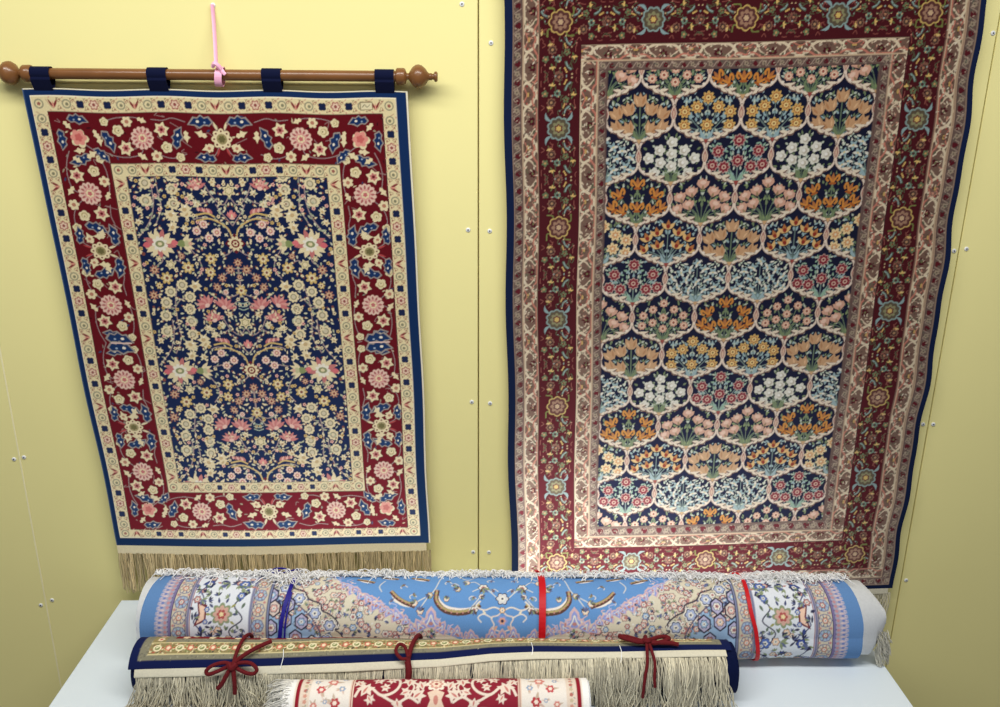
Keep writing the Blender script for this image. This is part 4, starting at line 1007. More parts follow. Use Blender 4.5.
    for P in ([B(563, 579), B(568, 590), B(574, 596), B(588, 604)], [B(574, 597), B(580, 606), B(584, 614)], [B(500, 604), B(510, 594), B(519, 588), B(530, 592)], [B(519, 588), B(528, 582), B(536, 584)], [B(516, 590), B(524, 600), B(533, 611)],
              [B(620, 580), B(625, 586), B(622, 592)], [B(525, 576), B(535, 580), B(545, 577)]): W.curve(P, 2.0, (206, 206, 200), 5)
    for (px, py) in ((548, 585), (600, 586), (610, 602), (590, 596), (555, 583), (512, 580), (508, 590), (530, 598)):
        x, y = B(px, py); W.curve([(x - 7, y + 3), (x, y - 2), (x + 6, y + 2), (x + 4, y + 6)], 1.7, (214, 208, 196), 4); sprig(x, y, 7, Rr.uniform(0, 6), (120, 90, 74))
    for (px, py, s) in ((573, 596, 6), (519, 588, 9), (528, 611, 6.5), (536, 583, 6), (588, 604, 6), (545, 590, 6), (582, 612, 6.5), (521, 597, 5), (556, 600, 5)): x, y = B(px, py); blossom(x, y, s, Rr.choice([(226, 200, 176), IVORY, (190, 170, 140)])); sprig(x, y, s * 1.6, Rr.uniform(0, 6), (90, 78, 70))
    for (px, py) in ((584, 579), (640, 580), (616, 577)): x, y = B(px, py); serrated([(x - 16, y + 6), (x, y), (x + 16, y - 4)], 7)
    for (px, py, a) in ((510, 636, 0), (530, 638, 0.2), (520, 645, 0)): x, y = B(px, py); bulge(x, y, 11, a)
    x, y = B(505, 606); W.curve([(cx, B(0, 612)[1]), B(508, 608), B(518, 611), B(526, 607), B(522, 602)], 2.8, (220, 210, 196), 5)
    # end borders (distance from the right end e)
    xe = 2 * half
    W.rect(xe - 227, 0, xe - 198, arc, BEIGE); W.rect(xe - 198, 0, xe - 86, arc, (216, 220, 226)); W.rect(xe - 86, 0, xe - 52, arc, BEIGE); W.rect(xe - 52, 0, xe - 26, arc, (158, 160, 180)); W.rect(xe - 26, 0, xe + 9, arc, (94, 132, 180))
    for e, w, c in ((229, 5, (122, 128, 156)), (232, 1.6, INK), (198, 5.5, (124, 126, 152)), (202, 1.4, INK), (85, 5.5, (122, 120, 148)), (81, 1.4, INK), (89, 1.4, (150, 80, 84)), (52, 4, (120, 110, 150)), (55, 1.2, INK), (227, 1.2, INK)): W.line([(xe - e, 0), (xe - e, arc)], w, c)
    n = 9; st = arc / n
    for i in range(n + 1):
        for e, wd in ((212, 26), (69, 28)):
            y = (i + 0.5 * (e == 69)) * st
            W.poly([(xe - e - wd * 0.48, y), (xe - e - wd * 0.3, y - st * 0.36), (xe - e, y - st * 0.44), (xe - e + wd * 0.3, y - st * 0.36), (xe - e + wd * 0.48, y), (xe - e + wd * 0.3, y + st * 0.36), (xe - e, y + st * 0.44), (xe - e - wd * 0.3, y + st * 0.36)], (110, 112, 140))
            W.poly([(xe - e - wd * 0.42, y), (xe - e - wd * 0.26, y - st * 0.31), (xe - e, y - st * 0.38), (xe - e + wd * 0.26, y - st * 0.31), (xe - e + wd * 0.42, y), (xe - e + wd * 0.26, y + st * 0.31), (xe - e, y + st * 0.38), (xe - e - wd * 0.26, y + st * 0.31)], (158, 176, 196) if i % 2 else (206, 194, 172))
            blossom(xe - e, y, 5.6, ROSE if i % 2 else (206, 150, 130))
            for k in range(8): a = k * math.pi / 4 + 0.4; W.leaf(xe - e + 6 * math.cos(a), y + 6 * math.sin(a), 5, 1.9, a, Rr.choice([(96, 110, 150), SAGE, (180, 120, 116), (120, 130, 170)]))
            for sg in (-1, 1): W.ell(xe - e + sg * wd * 0.36, y + st * 0.5, 2.6, 2.4, (186, 130, 126), n=8); W.leaf(xe - e + sg * wd * 0.2, y + st * 0.42, 6, 2, 1.2 * sg, (104, 112, 150))
    for i in range(int(arc / 8.6) + 1):
        y = i * 8.6; W.leaf(xe - 42, y, 11, 4, 0, (206, 184, 186)); W.ros(xe - 45, y + 4, 3.6, 5, 0.3, (186, 136, 140)); W.ell(xe - 35, y + 4, 2.8, 2.2, (104, 120, 176), n=8); W.curve([(xe - 32, y - 2), (xe - 27, y + 1), (xe - 31, y + 4)], 1.6, (200, 180, 196), 3); W.leaf(xe - 50, y + 1, 4, 2, 1.2, (90, 86, 120)); W.leaf(xe - 25, y + 1, 5, 3, math.pi, (84, 130, 188))
    # white border with blossoms, cartouche leaves and dark vines
    for y0 in (10, 118, 226):
        W.curve([(xe - 192, y0 - 40), (xe - 168, y0 - 16), (xe - 184, y0 + 8), (xe - 160, y0 + 30), (xe - 176, y0 + 60)], 2.4, INK, 5)
        W.curve([(xe - 100, y0 - 44), (xe - 116, y0 - 10), (xe - 96, y0 + 14), (xe - 120, y0 + 40), (xe - 100, y0 + 64)], 2.2, (70, 74, 110), 5)
        W.ros(xe - 146, y0, 21, 8, 0.3, SAGE); W.ros(xe - 146, y0, 16, 8, 0.3, (204, 164, 148)); W.ros(xe - 146, y0, 9, 6, 0.3, (170, 80, 80)); W.ros(xe - 146, y0, 4.5, 5, 0.3, (230, 210, 160))
        for k in range(10): W.leaf(xe - 146 + 20 * math.cos(k * 0.628), y0 + 20 * math.sin(k * 0.628), 11, 4.4, k * 0.628, Rr.choice([SAGE, (150, 150, 90), (70, 76, 112)]))
        W.poly([(xe - 118, y0 - 16), (xe - 98, y0 - 24), (xe - 104, y0), (xe - 96, y0 + 22), (xe - 118, y0 + 12)], (110, 50, 60)); W.poly([(xe - 115, y0 - 12), (xe - 102, y0 - 18), (xe - 107, y0), (xe - 101, y0 + 17), (xe - 115, y0 + 9)], (232, 196, 172))
        for q in range(64):
            x, y = xe - Rr.uniform(94, 192), y0 + Rr.uniform(-54, 54)
            if abs(x - xe + 146) < 26 and abs(y - y0) < 26: continue
            k = Rr.random()
            if k < 0.4: sprig(x, y, Rr.uniform(8, 13), Rr.uniform(0, 6.28))
            elif k < 0.7: W.leaf(x, y, Rr.uniform(9, 15), Rr.uniform(4, 6), Rr.uniform(0, 6.28), Rr.choice([(60, 74, 130), INK, (96, 112, 96), (176, 120, 110)]))
            else: blossom(x, y, Rr.uniform(4.5, 7.5), Rr.choice([(96, 120, 180), ROSE, (226, 190, 160)]))
        blossom(xe - 178, y0 + 50, 10, (84, 110, 176)); blossom(xe - 112, y0 + 50, 9, (60, 80, 150)); sprig(xe - 150, y0 + 48, 16, 0.4, (60, 66, 110))
    flip_x(W.a, 0, W.W)
    # on the axis
    y = B(0, 622)[1]
    for sg in (-1, 1):
        W.curve([(cx, y - 18), (cx + sg * 8, y - 10), (cx + sg * 20, y - 6), (cx + sg * 15, y + 6), (cx + sg * 17, y + 14), (cx + sg * 6, y + 18), (cx, y + 26)], 2.4, (222, 204, 190), 5); W.curve([(cx + sg * 18, y - 5), (cx + sg * 34, y - 12), (cx + sg * 44, y - 6), (cx + sg * 38, y + 2)], 2.4, (220, 214, 206), 5); W.leaf(cx + sg * 9, y + 8, 12, 5, 0.9 if sg > 0 else 2.24, (206, 160, 140)); W.leaf(cx + sg * 30, y - 11, 10, 4, -0.9 if sg > 0 else 4.04, (226, 214, 190))
    W.ros(cx, y, 11, 6, 0.3, (130, 150, 206)); W.ros(cx, y, 7, 6, 0.3, (214, 160, 140)); W.ell(cx, y, 3, col=INK, n=8)
    y = B(0, 599)[1]; blossom(cx, y, 11, (206, 206, 206)); y = B(0, 640)[1]; bulge(cx, y, 14, 0)
    y = B(0, 611)[1]; blossom(cx, y, 5.5, (226, 190, 150))
    return W, arc, H

def blue_roll():
    R = Roll((-0.64, -0.168), (0.735, -0.201), 0.0695, sag=0.32)
    W, arc, H = draw_blue_roll(R.r)
    t = empty('rolled_rug', (0.045, -0.18, 0.70)); tag(t, 'light blue rolled rug with cream and white floral borders, longest roll on the table', 'rolled rug')
    wob = lambda A, T: 0.0010 * np.sin(A * 31 + T * 0.03) + 0.0012 * np.sin(A * 13)
    a_of = lambda xa: 0.028 + xa
    pos = wrap_colors(W, R, a_of, None, H, 0.0, wob)
    # the ends lean: upper edge of each end lies further in, as the windings shifted
    T = H - np.degrees(np.arange(W.ny) * W.pitch / 1000.0 / R.r)
    lean = np.clip((T - 20) / 100.0, 0, 1) ** 1.3
    f = np.linspace(-1, 1, W.nx)
    sh = -(np.abs(f) ** 8) * np.sign(f) * 0.016
    pos = pos + (lean[:, None] * sh[None])[..., None] * R.d
    xe = 1314.0
    cuts = [(-1, 26, 'selvage_band'), (26, 86, 'outer_border'), (86, 198, 'white_floral_border'), (198, 231, 'inner_border'), (231, xe - 231, 'field'), (xe - 231, xe - 198, 'inner_border'), (xe - 198, xe - 86, 'white_floral_border'), (xe - 86, xe - 26, 'outer_border'), (xe - 26, xe + 9, 'selvage_band')]
    ps = col_parts(W, pos, cuts, None, M_pile, t, W.colors())
    ps[4]['label'] = 'sky blue field with arabesques and cream medallion corners'
    # underside of the wrap (hidden back of the roll) and the wound layers inside
    th = np.linspace(H, H + 155, 24); a = np.linspace(0.03, 1.34, 30); A, TT = np.meshgrid(a, th); P = R.pt(A, TT, -0.0004); I = np.arange(24 * 30).reshape(24, 30)
    mesh_np('back_wrap', P.reshape(-1, 3), np.stack([I[1:, :-1], I[1:, 1:], I[:-1, 1:], I[:-1, :-1]], -1).reshape(-1, 4), M_white, t)
    spiral_roll('wound_layers', R, 0.021, 1.352, 0.012, R.r - 0.0014, 8, 0.010, 0.056, M_white, t)
    a = np.linspace(0.03, 1.335, 140); th = np.array([137, 130, 124, 118.0, 113.0]); A, TT = np.meshgrid(a, th); TT = TT + 1.6 * np.sin(A * 23) + 1.2 * np.sin(A * 57)
    P = R.pt(A, TT, np.array([0.0006, 0.0018, 0.0024, 0.0022, 0.0008])[:, None] + 0.0006 * np.sin(A * 41)); I = np.arange(700).reshape(5, 140)
    mesh_np('woven_end', P.reshape(-1, 3), np.stack([I[1:, :-1], I[1:, 1:], I[:-1, 1:], I[:-1, :-1]], -1).reshape(-1, 4), M_white, t)
    # ragged white fringe along the free end on top of the roll
    L, Rd, C = [], [], []
    for q in range(1900):
        a0 = rnd.uniform(0.03, 1.33); th = rnd.gauss(117, 6); off = rnd.uniform(0.002, 0.007 + 0.004 * abs(math.sin(a0 * 17)))
        dirn = rnd.choice([-1, 1]) * rnd.uniform(0.2, 1.0); ln = rnd.uniform(0.012, 0.034); ph = rnd.uniform(0, 6.28); am = rnd.uniform(1, 5); tilt = rnd.uniform(-1, 1) * 16
        if a0 > 1.0 or a0 < 0.2: th += rnd.uniform(-14, 2) * (1 if a0 > 1.0 else 0.7)
        if 0.235 < a0 < 0.33: th += rnd.uniform(-30, 0)
        L.append([R.pt(min(1.345, max(0.026, a0 + dirn * ln * s)), th + tilt * s + am * math.sin(ph + s * 5), max(0.0007, off * (0.4 + math.sin(math.pi * s) * 0.9))) for s in np.linspace(0, 1, 7)])
        Rd.append(rnd.uniform(0.0006, 0.0011)); g = rnd.uniform(0.95, 1.02); C.append((252 * g, 252 * g, 251 * g))
    for q in range(90):       # threads hanging from the right end
        a0 = rnd.uniform(1.372, 1.396); th = rnd.uniform(-40, 5); p0 = R.pt(a0, th, -0.012 - 0.5 * (a0 - 1.372)); ln = rnd.uniform(0.02, 0.05); ph = rnd.uniform(0, 6.28); pts = []
        for s_ in np.linspace(0, 1, 7):
            p = p0 + np.array([0.012 * s_ + 0.002 * math.sin(ph + 6 * s_), -0.004 * s_, -ln * s_]); p[2] = max(p[2], 0.7012); pts.append(p)
        L.append(pts); Rd.append(rnd.uniform(0.0006, 0.001)); g = rnd.uniform(0.8, 1.0); C.append((226 * g, 222 * g, 206 * g))
    strands('fringe', L, Rd, C, M_wfr, t)
    return R
RB = blue_roll()

def band(m, R, pts, w, th, off):
    """flat ribbon lying on a roll: pts (a, theta), width w along the axis"""
    P = spline(pts, 6); n = len(P); b = len(m.v)
    for k in (0, 1):
        for p in P:
            for sx in (-w / 2, w / 2): m.v.append(tuple(R.pt(p[0] + sx, p[1], off + k * th)))
    for i in range(n - 1):
        a = b + 2 * i; c = b + 2 * n + 2 * i
        m.f += [[a, a + 1, a + 3, a + 2], [c, c + 2, c + 3, c + 1], [a, a + 2, c + 2, c], [a + 1, c + 1, c + 3, a + 3]]
    m.f += [[b, b + 2 * n, b + 2 * n + 1, b + 1], [b + 2 * n - 2, b + 2 * n - 1, b + 4 * n - 1, b + 4 * n - 2]]

M_rblue = material('blue_ribbon', (24, 16, 128), rough=0.55, spec=0.3)
M_rred = material('red_ribbon', (196, 14, 26), rough=0.5, spec=0.3)
M_cord = material('maroon_cord', (98, 8, 18), rough=0.8, noise=0.15, nscale=400, bump=0.3, bscale=900)
def ribbons():
    t = empty('blue_ribbon', tuple(RB.pt(0.285, 120))); tag(t, 'royal blue ribbon tied round the light blue roll', 'ribbon')
    m = MB(); band(m, RB, [(0.297, 138), (0.2965, 112), (0.2935, 72), (0.288, 40), (0.282, 5), (0.278, -40), (0.278, -85)], 0.0072, 0.0009, 0.0026); m.build('band', M_rblue, t)
    m = MB(); band(m, RB, [(0.2975, 66), (0.2950, 40), (0.2905, 5), (0.288, -40), (0.288, -85)], 0.0034, 0.0009, 0.0028); m.build('band', M_rblue, t)
    m = MB(); m.tube([RB.pt(a, th, o) for a, th, o in spline([(0.283, 122, 0.004), (0.270, 121, 0.012), (0.252, 118, 0.013), (0.246, 112, 0.008), (0.258, 108, 0.006), (0.274, 114, 0.007), (0.290, 118, 0.011), (0.306, 116, 0.008)], 6)], 0.0019, 7, 0.6); m.build('bow', M_rblue, t, smooth=True)
    m = MB(); m.tube([RB.pt(a, th, o) for a, th, o in spline([(0.262, 120, 0.008), (0.236, 119, 0.009), (0.215, 121, 0.004)], 6)], 0.0017, 7, 0.6); m.build('tail', M_rblue, t, smooth=True)
    t = empty('red_ribbon', tuple(RB.pt(0.757, 120))); tag(t, 'wide bright red ribbon round the middle of the light blue roll', 'ribbon')
    m = MB(); band(m, RB, [(0.7555, 145), (0.757, 118), (0.7585, 80), (0.7575, 50), (0.7565, 10), (0.756, -40), (0.756, -85)], 0.0125, 0.0011, 0.003); m.build('band', M_rred, t)
    m = MB(); m.tube([RB.pt(a, th, o) for a, th, o in spline([(0.757, 120, 0.004), (0.751, 118, 0.010), (0.748, 113, 0.012)], 4)], 0.0024, 7, 0.6); m.tube([RB.pt(a, th, o) for a, th, o in spline([(0.757, 120, 0.004), (0.763, 118, 0.010), (0.762, 112, 0.011)], 4)], 0.0022, 7, 0.6); m.build('knot', M_rred, t, smooth=True)
    t = empty('red_ribbon', tuple(RB.pt(1.138, 100))); tag(t, 'narrow red ribbon near the right end of the light blue roll', 'ribbon')
    m = MB(); band(m, RB, [(1.146, 135), (1.140, 110), (1.137, 92), (1.136, 45), (1.145, 10), (1.152, -30), (1.156, -75)], 0.0072, 0.0011, 0.003); m.build('band', M_rred, t)
    m = MB(); m.tube([RB.pt(a, th, o) for a, th, o in spline([(1.140, 108, 0.004), (1.132, 112, 0.009), (1.124, 117, 0.008)], 4)], 0.0018, 7, 0.6); m.build('tail', M_rred, t, smooth=True)
ribbons()

# --- navy edged roll with the long fringe
NV = (16, 26, 70); OLV = (128, 124, 104)
def navy_roll():
    R = Roll((-0.60, -0.288), (0.455, -0.3135), 0.0455, sag=0.1)
    t = empty('rolled_rug', (-0.07, -0.29, 0.70)); tag(t, 'navy-edged rolled rug with a long cream fringe, in front of the blue roll', 'rolled rug')
    Lm = 1042.0; arc = 96.0
    W = Weave(Lm, arc, 1.2, NV)                      # y = 0 at the free edge of the pile, growing over the roll
    Rr = random.Random(4)
    W.rect(15, 14, Lm - 15, arc + 9, OLV)
    for i in range(2600): W.leaf(Rr.uniform(15, Lm - 18), Rr.uniform(15, arc), Rr.uniform(2, 5), 1.4, Rr.uniform(0, 6.28), Rr.choice([(92, 92, 78), (160, 156, 134), (112, 110, 92), (84, 84, 84)]))
    def vine(x0, x1, y, t2):
        n = int(abs(x1 - x0) / 19); d = (x1 - x0) / n
        for i in range(n):
            x = x0 + (i + 0.5) * d
            if i % 2: W.ros(x, y, t2 * 0.34, 5, 0.25, (196, 104, 84)); W.ros(x, y, t2 * 0.2, 5, 0.25, (232, 214, 180))
            else:
                W.ell(x, y, t2 * 0.4, t2 * 0.36, (232, 220, 182), n=12); W.ell(x, y, t2 * 0.26, t2 * 0.24, (126, 134, 84), n=10); W.leaf(x - 3, y, 7, 2.6, 0.5, (236, 226, 190))
            W.leaf(x + d * 0.4, y - t2 * 0.2, 7, 3, 0.8, (232, 218, 170)); W.leaf(x + d * 0.4, y + t2 * 0.2, 7, 3, -0.8, (150, 140, 80)); W.ell(x + d * 0.5, y, 1.8, 1.5, (170, 60, 54), n=6)
    W.rect(30, 23, Lm - 30, 46, (142, 128, 88)); W.rect(30, 46, 53, arc + 9, (142, 128, 88)); W.rect(Lm - 53, 46, Lm - 30, arc + 9, (142, 128, 88))
    for i in range(1500): W.leaf(Rr.uniform(32, Lm - 38), Rr.uniform(25, 44), Rr.uniform(3, 7), Rr.uniform(1.5, 2.6), Rr.uniform(0, 6.28), Rr.choice([(224, 208, 166), (96, 92, 62), (168, 92, 74), (116, 126, 78), (206, 190, 140), (70, 66, 60)]))
    vine(34, Lm - 34, 34.5, 18)
    for x in (43, Lm - 43):
        for k in range(3): W.ros(x, 56 + k * 15, 6, 5, 0.25, (232, 214, 180)); W.ros(x, 56 + k * 15, 3.4, 5, 0.3, (190, 92, 76))
    for y in (23, 46): W.line([(30, y), (Lm - 30, y)], 1.6, (214, 200, 150))
    W.rect(66, 58, Lm - 66, arc + 9, (116, 18, 26))
    for i in range(60): x = 84 + i * 15; W.ros(x, 64 + (i % 3) * 8, 6.4, 5, 0.3, Rr.choice([(220, 196, 160), (196, 120, 100), (226, 210, 170)])); W.leaf(x + 6, 76, 8, 3, Rr.uniform(0, 6), (206, 186, 150))
    # angle of the free edge along the roll: it climbs towards the right
    ka = [0.0, 0.033, 0.223, 0.38, 0.533, 0.62, 0.70, 0.883, 1.05]; kt = [28, 30, 36, 43, 52, 63, 67.5, 71, 75]
    edge = lambda a: np.interp(a, ka, kt)
    xa = np.arange(W.nx) * W.pitch / 1000.0; up = np.degrees(np.arange(W.ny) * W.pitch / 1000.0 / R.r)
    A = np.broadcast_to(xa[None], (W.ny, W.nx)); TH = edge(A) + up[:, None]
    pos = R.pt(A, TH, 0.0012 + 0.0012 * np.sin(A * 21)); colr = W.colors()
    pos = pos[::-1]; colr = colr[::-1]
    W2 = W
    idx = np.arange(W.ny * W.nx).reshape(W.ny, W.nx); Q = np.stack([idx[1:, :-1], idx[1:, 1:], idx[:-1, 1:], idx[:-1, :-1]], -1)
    fx = (np.arange(W.nx - 1) + 0.5) * W.pitch; fy = ((np.arange(W.ny - 1) + 0.5) * W.pitch)[::-1]
    lev = np.zeros((W.ny - 1, W.nx - 1), int)
    inn = (fx > 15) & (fx < Lm - 15); lev[(fy > 14)[:, None] & inn[None]] = 1
    inn = (fx > 30) & (fx < Lm - 30); lev[(fy > 23)[:, None] & inn[None]] = 2
    inn = (fx > 53) & (fx < Lm - 53); lev[(fy > 46)[:, None] & inn[None]] = 1
    inn = (fx > 66) & (fx < Lm - 66); lev[(fy > 58)[:, None] & inn[None]] = 3
    Vf, Cf = pos.reshape(-1, 3), colr.reshape(-1, 3)
    for k, nm in enumerate(('edge_binding', 'guard_border', 'floral_border', 'main_border')):
        F = Q[lev == k]
        u, inv = np.unique(F, return_inverse=True); mesh_np(nm, Vf[u], inv.reshape(-1, 4), M_pile, t, col=Cf[u])
    # body of the roll: plain navy turns under the flap
    spiral_roll('wound_layers', R, 0.004, 1.046, 0.010, R.r - 0.0006, 6, 0.004, 0.012, M_navyp, t)
    # flat woven end below the pile edge
    a = np.linspace(0.012, 1.03, 120); rows = []
    for k, d in enumerate((0.0, 4, 8, 12, 15)): rows.append(R.pt(a, edge(a) - d, 0.0022 + 0.0004 * k + 0.0012 * np.sin(a * 21)))
    P = np.stack(rows); I = np.arange(5 * 120).reshape(5, 120)
    Pb = P - np.array([0, 0, 0.0012]); V = np.concatenate([P.reshape(-1, 3), Pb.reshape(-1, 3)]); F1 = np.stack([I[1:, :-1], I[1:, 1:], I[:-1, 1:], I[:-1, :-1]], -1).reshape(-1, 4)
    F2 = F1[:, ::-1] + 600; e = I[-1]; F3 = np.stack([e[:-1] + 600, e[1:] + 600, e[1:], e[:-1]], 1)
    mesh_np('fringe_band', V, np.concatenate([F1, F2, F3]), M_cwov, t)
    # fringe: hangs down the front of the roll, then spreads out over the table
    L, Rd, C = [], [], []
    for q in range(1900):
        a0 = rnd.uniform(0.014, 1.028); th0 = float(edge(a0)) - 13; ln = rnd.uniform(0.088, 0.112); dx = rnd.gauss(0, 0.008) + 0.008 * math.sin(a0 * 70) + 0.006 * math.sin(a0 * 173); lift = rnd.uniform(0.0012, 0.0075)
        sp = rnd.uniform(0.2, 1.0); wav = rnd.uniform(0.0008, 0.003); ph = rnd.uniform(0, 6.28)
        if a0 < 0.06: dx -= rnd.uniform(0, 0.03)
        if 0.19 < a0 < 0.235: ln *= 0.55
        if 0.24 < a0 < 0.80: lift *= 0.5
        pts = []; n = 11; leave = rnd.uniform(-22, 8)
        p_leave = None
        for s in np.linspace(0, 1, n):
            d = ln * s; th = th0 - math.degrees(d / (R.r + lift)); da = dx * s * s + wav * math.sin(ph + s * 8)
            if th > leave: p = R.pt(a0 + da, th, lift * min(1, 0.35 + s * 3)); pl = (p, d)
            else:
                p0, d0 = pl; rem = d - d0; hz = max(0.0, p0[2] - 0.7022); drop = min(rem, hz)
                fwd = (rem - drop) * (0.35 + 0.65 * sp) + drop * 0.22 * sp
                p = np.array([p0[0] + dx * 0.6 * (rem / ln), p0[1] - fwd, max(0.7016 + rnd.uniform(0, 0.002), p0[2] - drop)])
                p = p + R.d * (wav * 1.5 * math.sin(ph + s * 9) + dx * 1.2 * rem / ln)
            pts.append(p)
        if -0.345 < pts[-1][0] < 0.20:             # the red roll lies in front here: strands stop short of it
            pts = [np.array([p[0], max(p[1], -0.3535), p[2]]) for p in pts]
        L.append(pts); Rd.append(rnd.uniform(0.0007, 0.0012)); g = rnd.uniform(0.74, 1.04); C.append((228 * g, 220 * g, 194 * g))
    strands('fringe', L, Rd, C, M_fringe, t)
    # loose white stitching threads on the face of the roll
    for a0, th in ((0.262, 70), (0.692, 92), (0.846, 84)):
        m = MB(); m.tube([R.pt(a, x, 0.0035) for a, x in spline([(a0, th), (a0 + 0.002, th - 18), (a0 - 0.001, th - 38)], 5)], 0.0006, 5); m.build('thread', M_white, t, smooth=True)
    return R, edge
M_navyp = material('navy_pile', (15, 25, 66), rough=0.9, spec=0.1, noise=0.08, nscale=200, bump=0.15, bscale=900)
M_cwov = material('cream_woven_end', (212, 206, 184), rough=0.9, spec=0.1, noise=0.05, nscale=300, bump=0.2, bscale=1200)
RN, EDGE = navy_roll()

def cords():
    def cord(m, pts, r=0.0026): m.tube([RN.pt(a, th, o + 0.0012) for a, th, o in spline(pts, 6)], r * 1.28, 8)
    t = empty('maroon_cord', tuple(RN.pt(0.182, 40))); tag(t, 'maroon cord tied in a bow at the left end of the navy-edged roll', 'cord')
    m = MB(); cord(m, [(0.189, 150, 0.005), (0.189, 118, 0.005), (0.186, 85, 0.005), (0.183, 58, 0.006), (0.182, 38, 0.008)]); m.build('band', M_cord, t, smooth=True)
    m = MB(); cord(m, [(0.182, 38, 0.010), (0.168, 42, 0.012), (0.150, 38, 0.014), (0.139, 30, 0.014), (0.142, 24, 0.013), (0.156, 28, 0.013), (0.172, 35, 0.012), (0.182, 37, 0.012)]); m.build('loop', M_cord, t, smooth=True)
    m = MB(); cord(m, [(0.182, 38, 0.010), (0.196, 42, 0.013), (0.213, 41, 0.014), (0.224, 32, 0.014), (0.218, 25, 0.013), (0.203, 27, 0.012), (0.182, 37, 0.012)]); m.build('loop', M_cord, t, smooth=True)
    m = MB(); cord(m, [(0.180, 38, 0.013), (0.196, 52, 0.012), (0.214, 66, 0.010), (0.228, 76, 0.009), (0.239, 84, 0.008)], 0.003); m.build('tail', M_cord, t, smooth=True)
    m = MB(); cord(m, [(0.182, 38, 0.013), (0.174, 24, 0.014), (0.166, 10, 0.014), (0.158, 0, 0.014)], 0.003); cord(m, [(0.183, 38, 0.013), (0.186, 20, 0.014), (0.187, 5, 0.014), (0.186, -9, 0.014)], 0.003); m.build('tail', M_cord, t, smooth=True)
    m = MB(); cord(m, [(0.176, 40, 0.014), (0.182, 34, 0.017), (0.188, 40, 0.014)], 0.0042); m.build('knot', M_cord, t, smooth=True)
    t = empty('maroon_cord', tuple(RN.pt(0.482, 60))); tag(t, 'maroon cord with one small loop round the middle of the navy-edged roll', 'cord')
    m = MB(); cord(m, [(0.494, 150, 0.005), (0.491, 114, 0.005), (0.485, 82, 0.006), (0.481, 60, 0.007), (0.479, 46, 0.008)], 0.0032); m.build('band', M_cord, t, smooth=True)
    m = MB(); cord(m, [(0.480, 50, 0.009), (0.468, 50, 0.011), (0.458, 62, 0.011), (0.462, 76, 0.010), (0.472, 72, 0.010), (0.480, 52, 0.010)], 0.0024); m.build('loop', M_cord, t, smooth=True)
    m = MB(); cord(m, [(0.479, 46, 0.010), (0.482, 30, 0.011), (0.481, 14, 0.012), (0.483, 0, 0.012)], 0.0046); m.build('tail', M_cord, t, smooth=True)
    t = empty('maroon_cord', tuple(RN.pt(0.894, 85))); tag(t, 'maroon cord bow with two long hanging tails at the right of the navy-edged roll', 'cord')
    m = MB(); cord(m, [(0.900, 150, 0.005), (0.897, 120, 0.005), (0.894, 90, 0.006)]); m.build('band', M_cord, t, smooth=True)
    m = MB(); cord(m, [(0.894, 86, 0.008), (0.876, 84, 0.011), (0.856, 92, 0.011), (0.848, 101, 0.010), (0.860, 100, 0.010), (0.878, 90, 0.010), (0.894, 86, 0.010)], 0.003); m.build('loop', M_cord, t, smooth=True)
    m = MB(); cord(m, [(0.894, 86, 0.008), (0.910, 94, 0.011), (0.926, 99, 0.011), (0.934, 94, 0.010), (0.922, 86, 0.010), (0.906, 82, 0.010), (0.894, 86, 0.010)], 0.003); m.build('loop', M_cord, t, smooth=True)
    m = MB(); cord(m, [(0.894, 86, 0.009), (0.915, 82, 0.011), (0.935, 82, 0.010), (0.948, 80, 0.009)], 0.003); m.build('tail', M_cord, t, smooth=True)
    m = MB(); cord(m, [(0.893, 86, 0.010), (0.891, 66, 0.011), (0.889, 44, 0.012), (0.884, 22, 0.013), (0.882, 4, 0.014), (0.881, -14, 0.014)], 0.0022); m.build('tail', M_cord, t, smooth=True)
    m = MB(); cord(m, [(0.896, 86, 0.010), (0.899, 64, 0.011), (0.902, 44, 0.012), (0.900, 22, 0.013), (0.901, 6, 0.014)], 0.0022); m.build('tail', M_cord, t, smooth=True)
    m = MB(); cord(m, [(0.888, 88, 0.011), (0.894, 82, 0.014), (0.900, 88, 0.011)], 0.004); m.build('knot', M_cord, t, smooth=True)
cords()

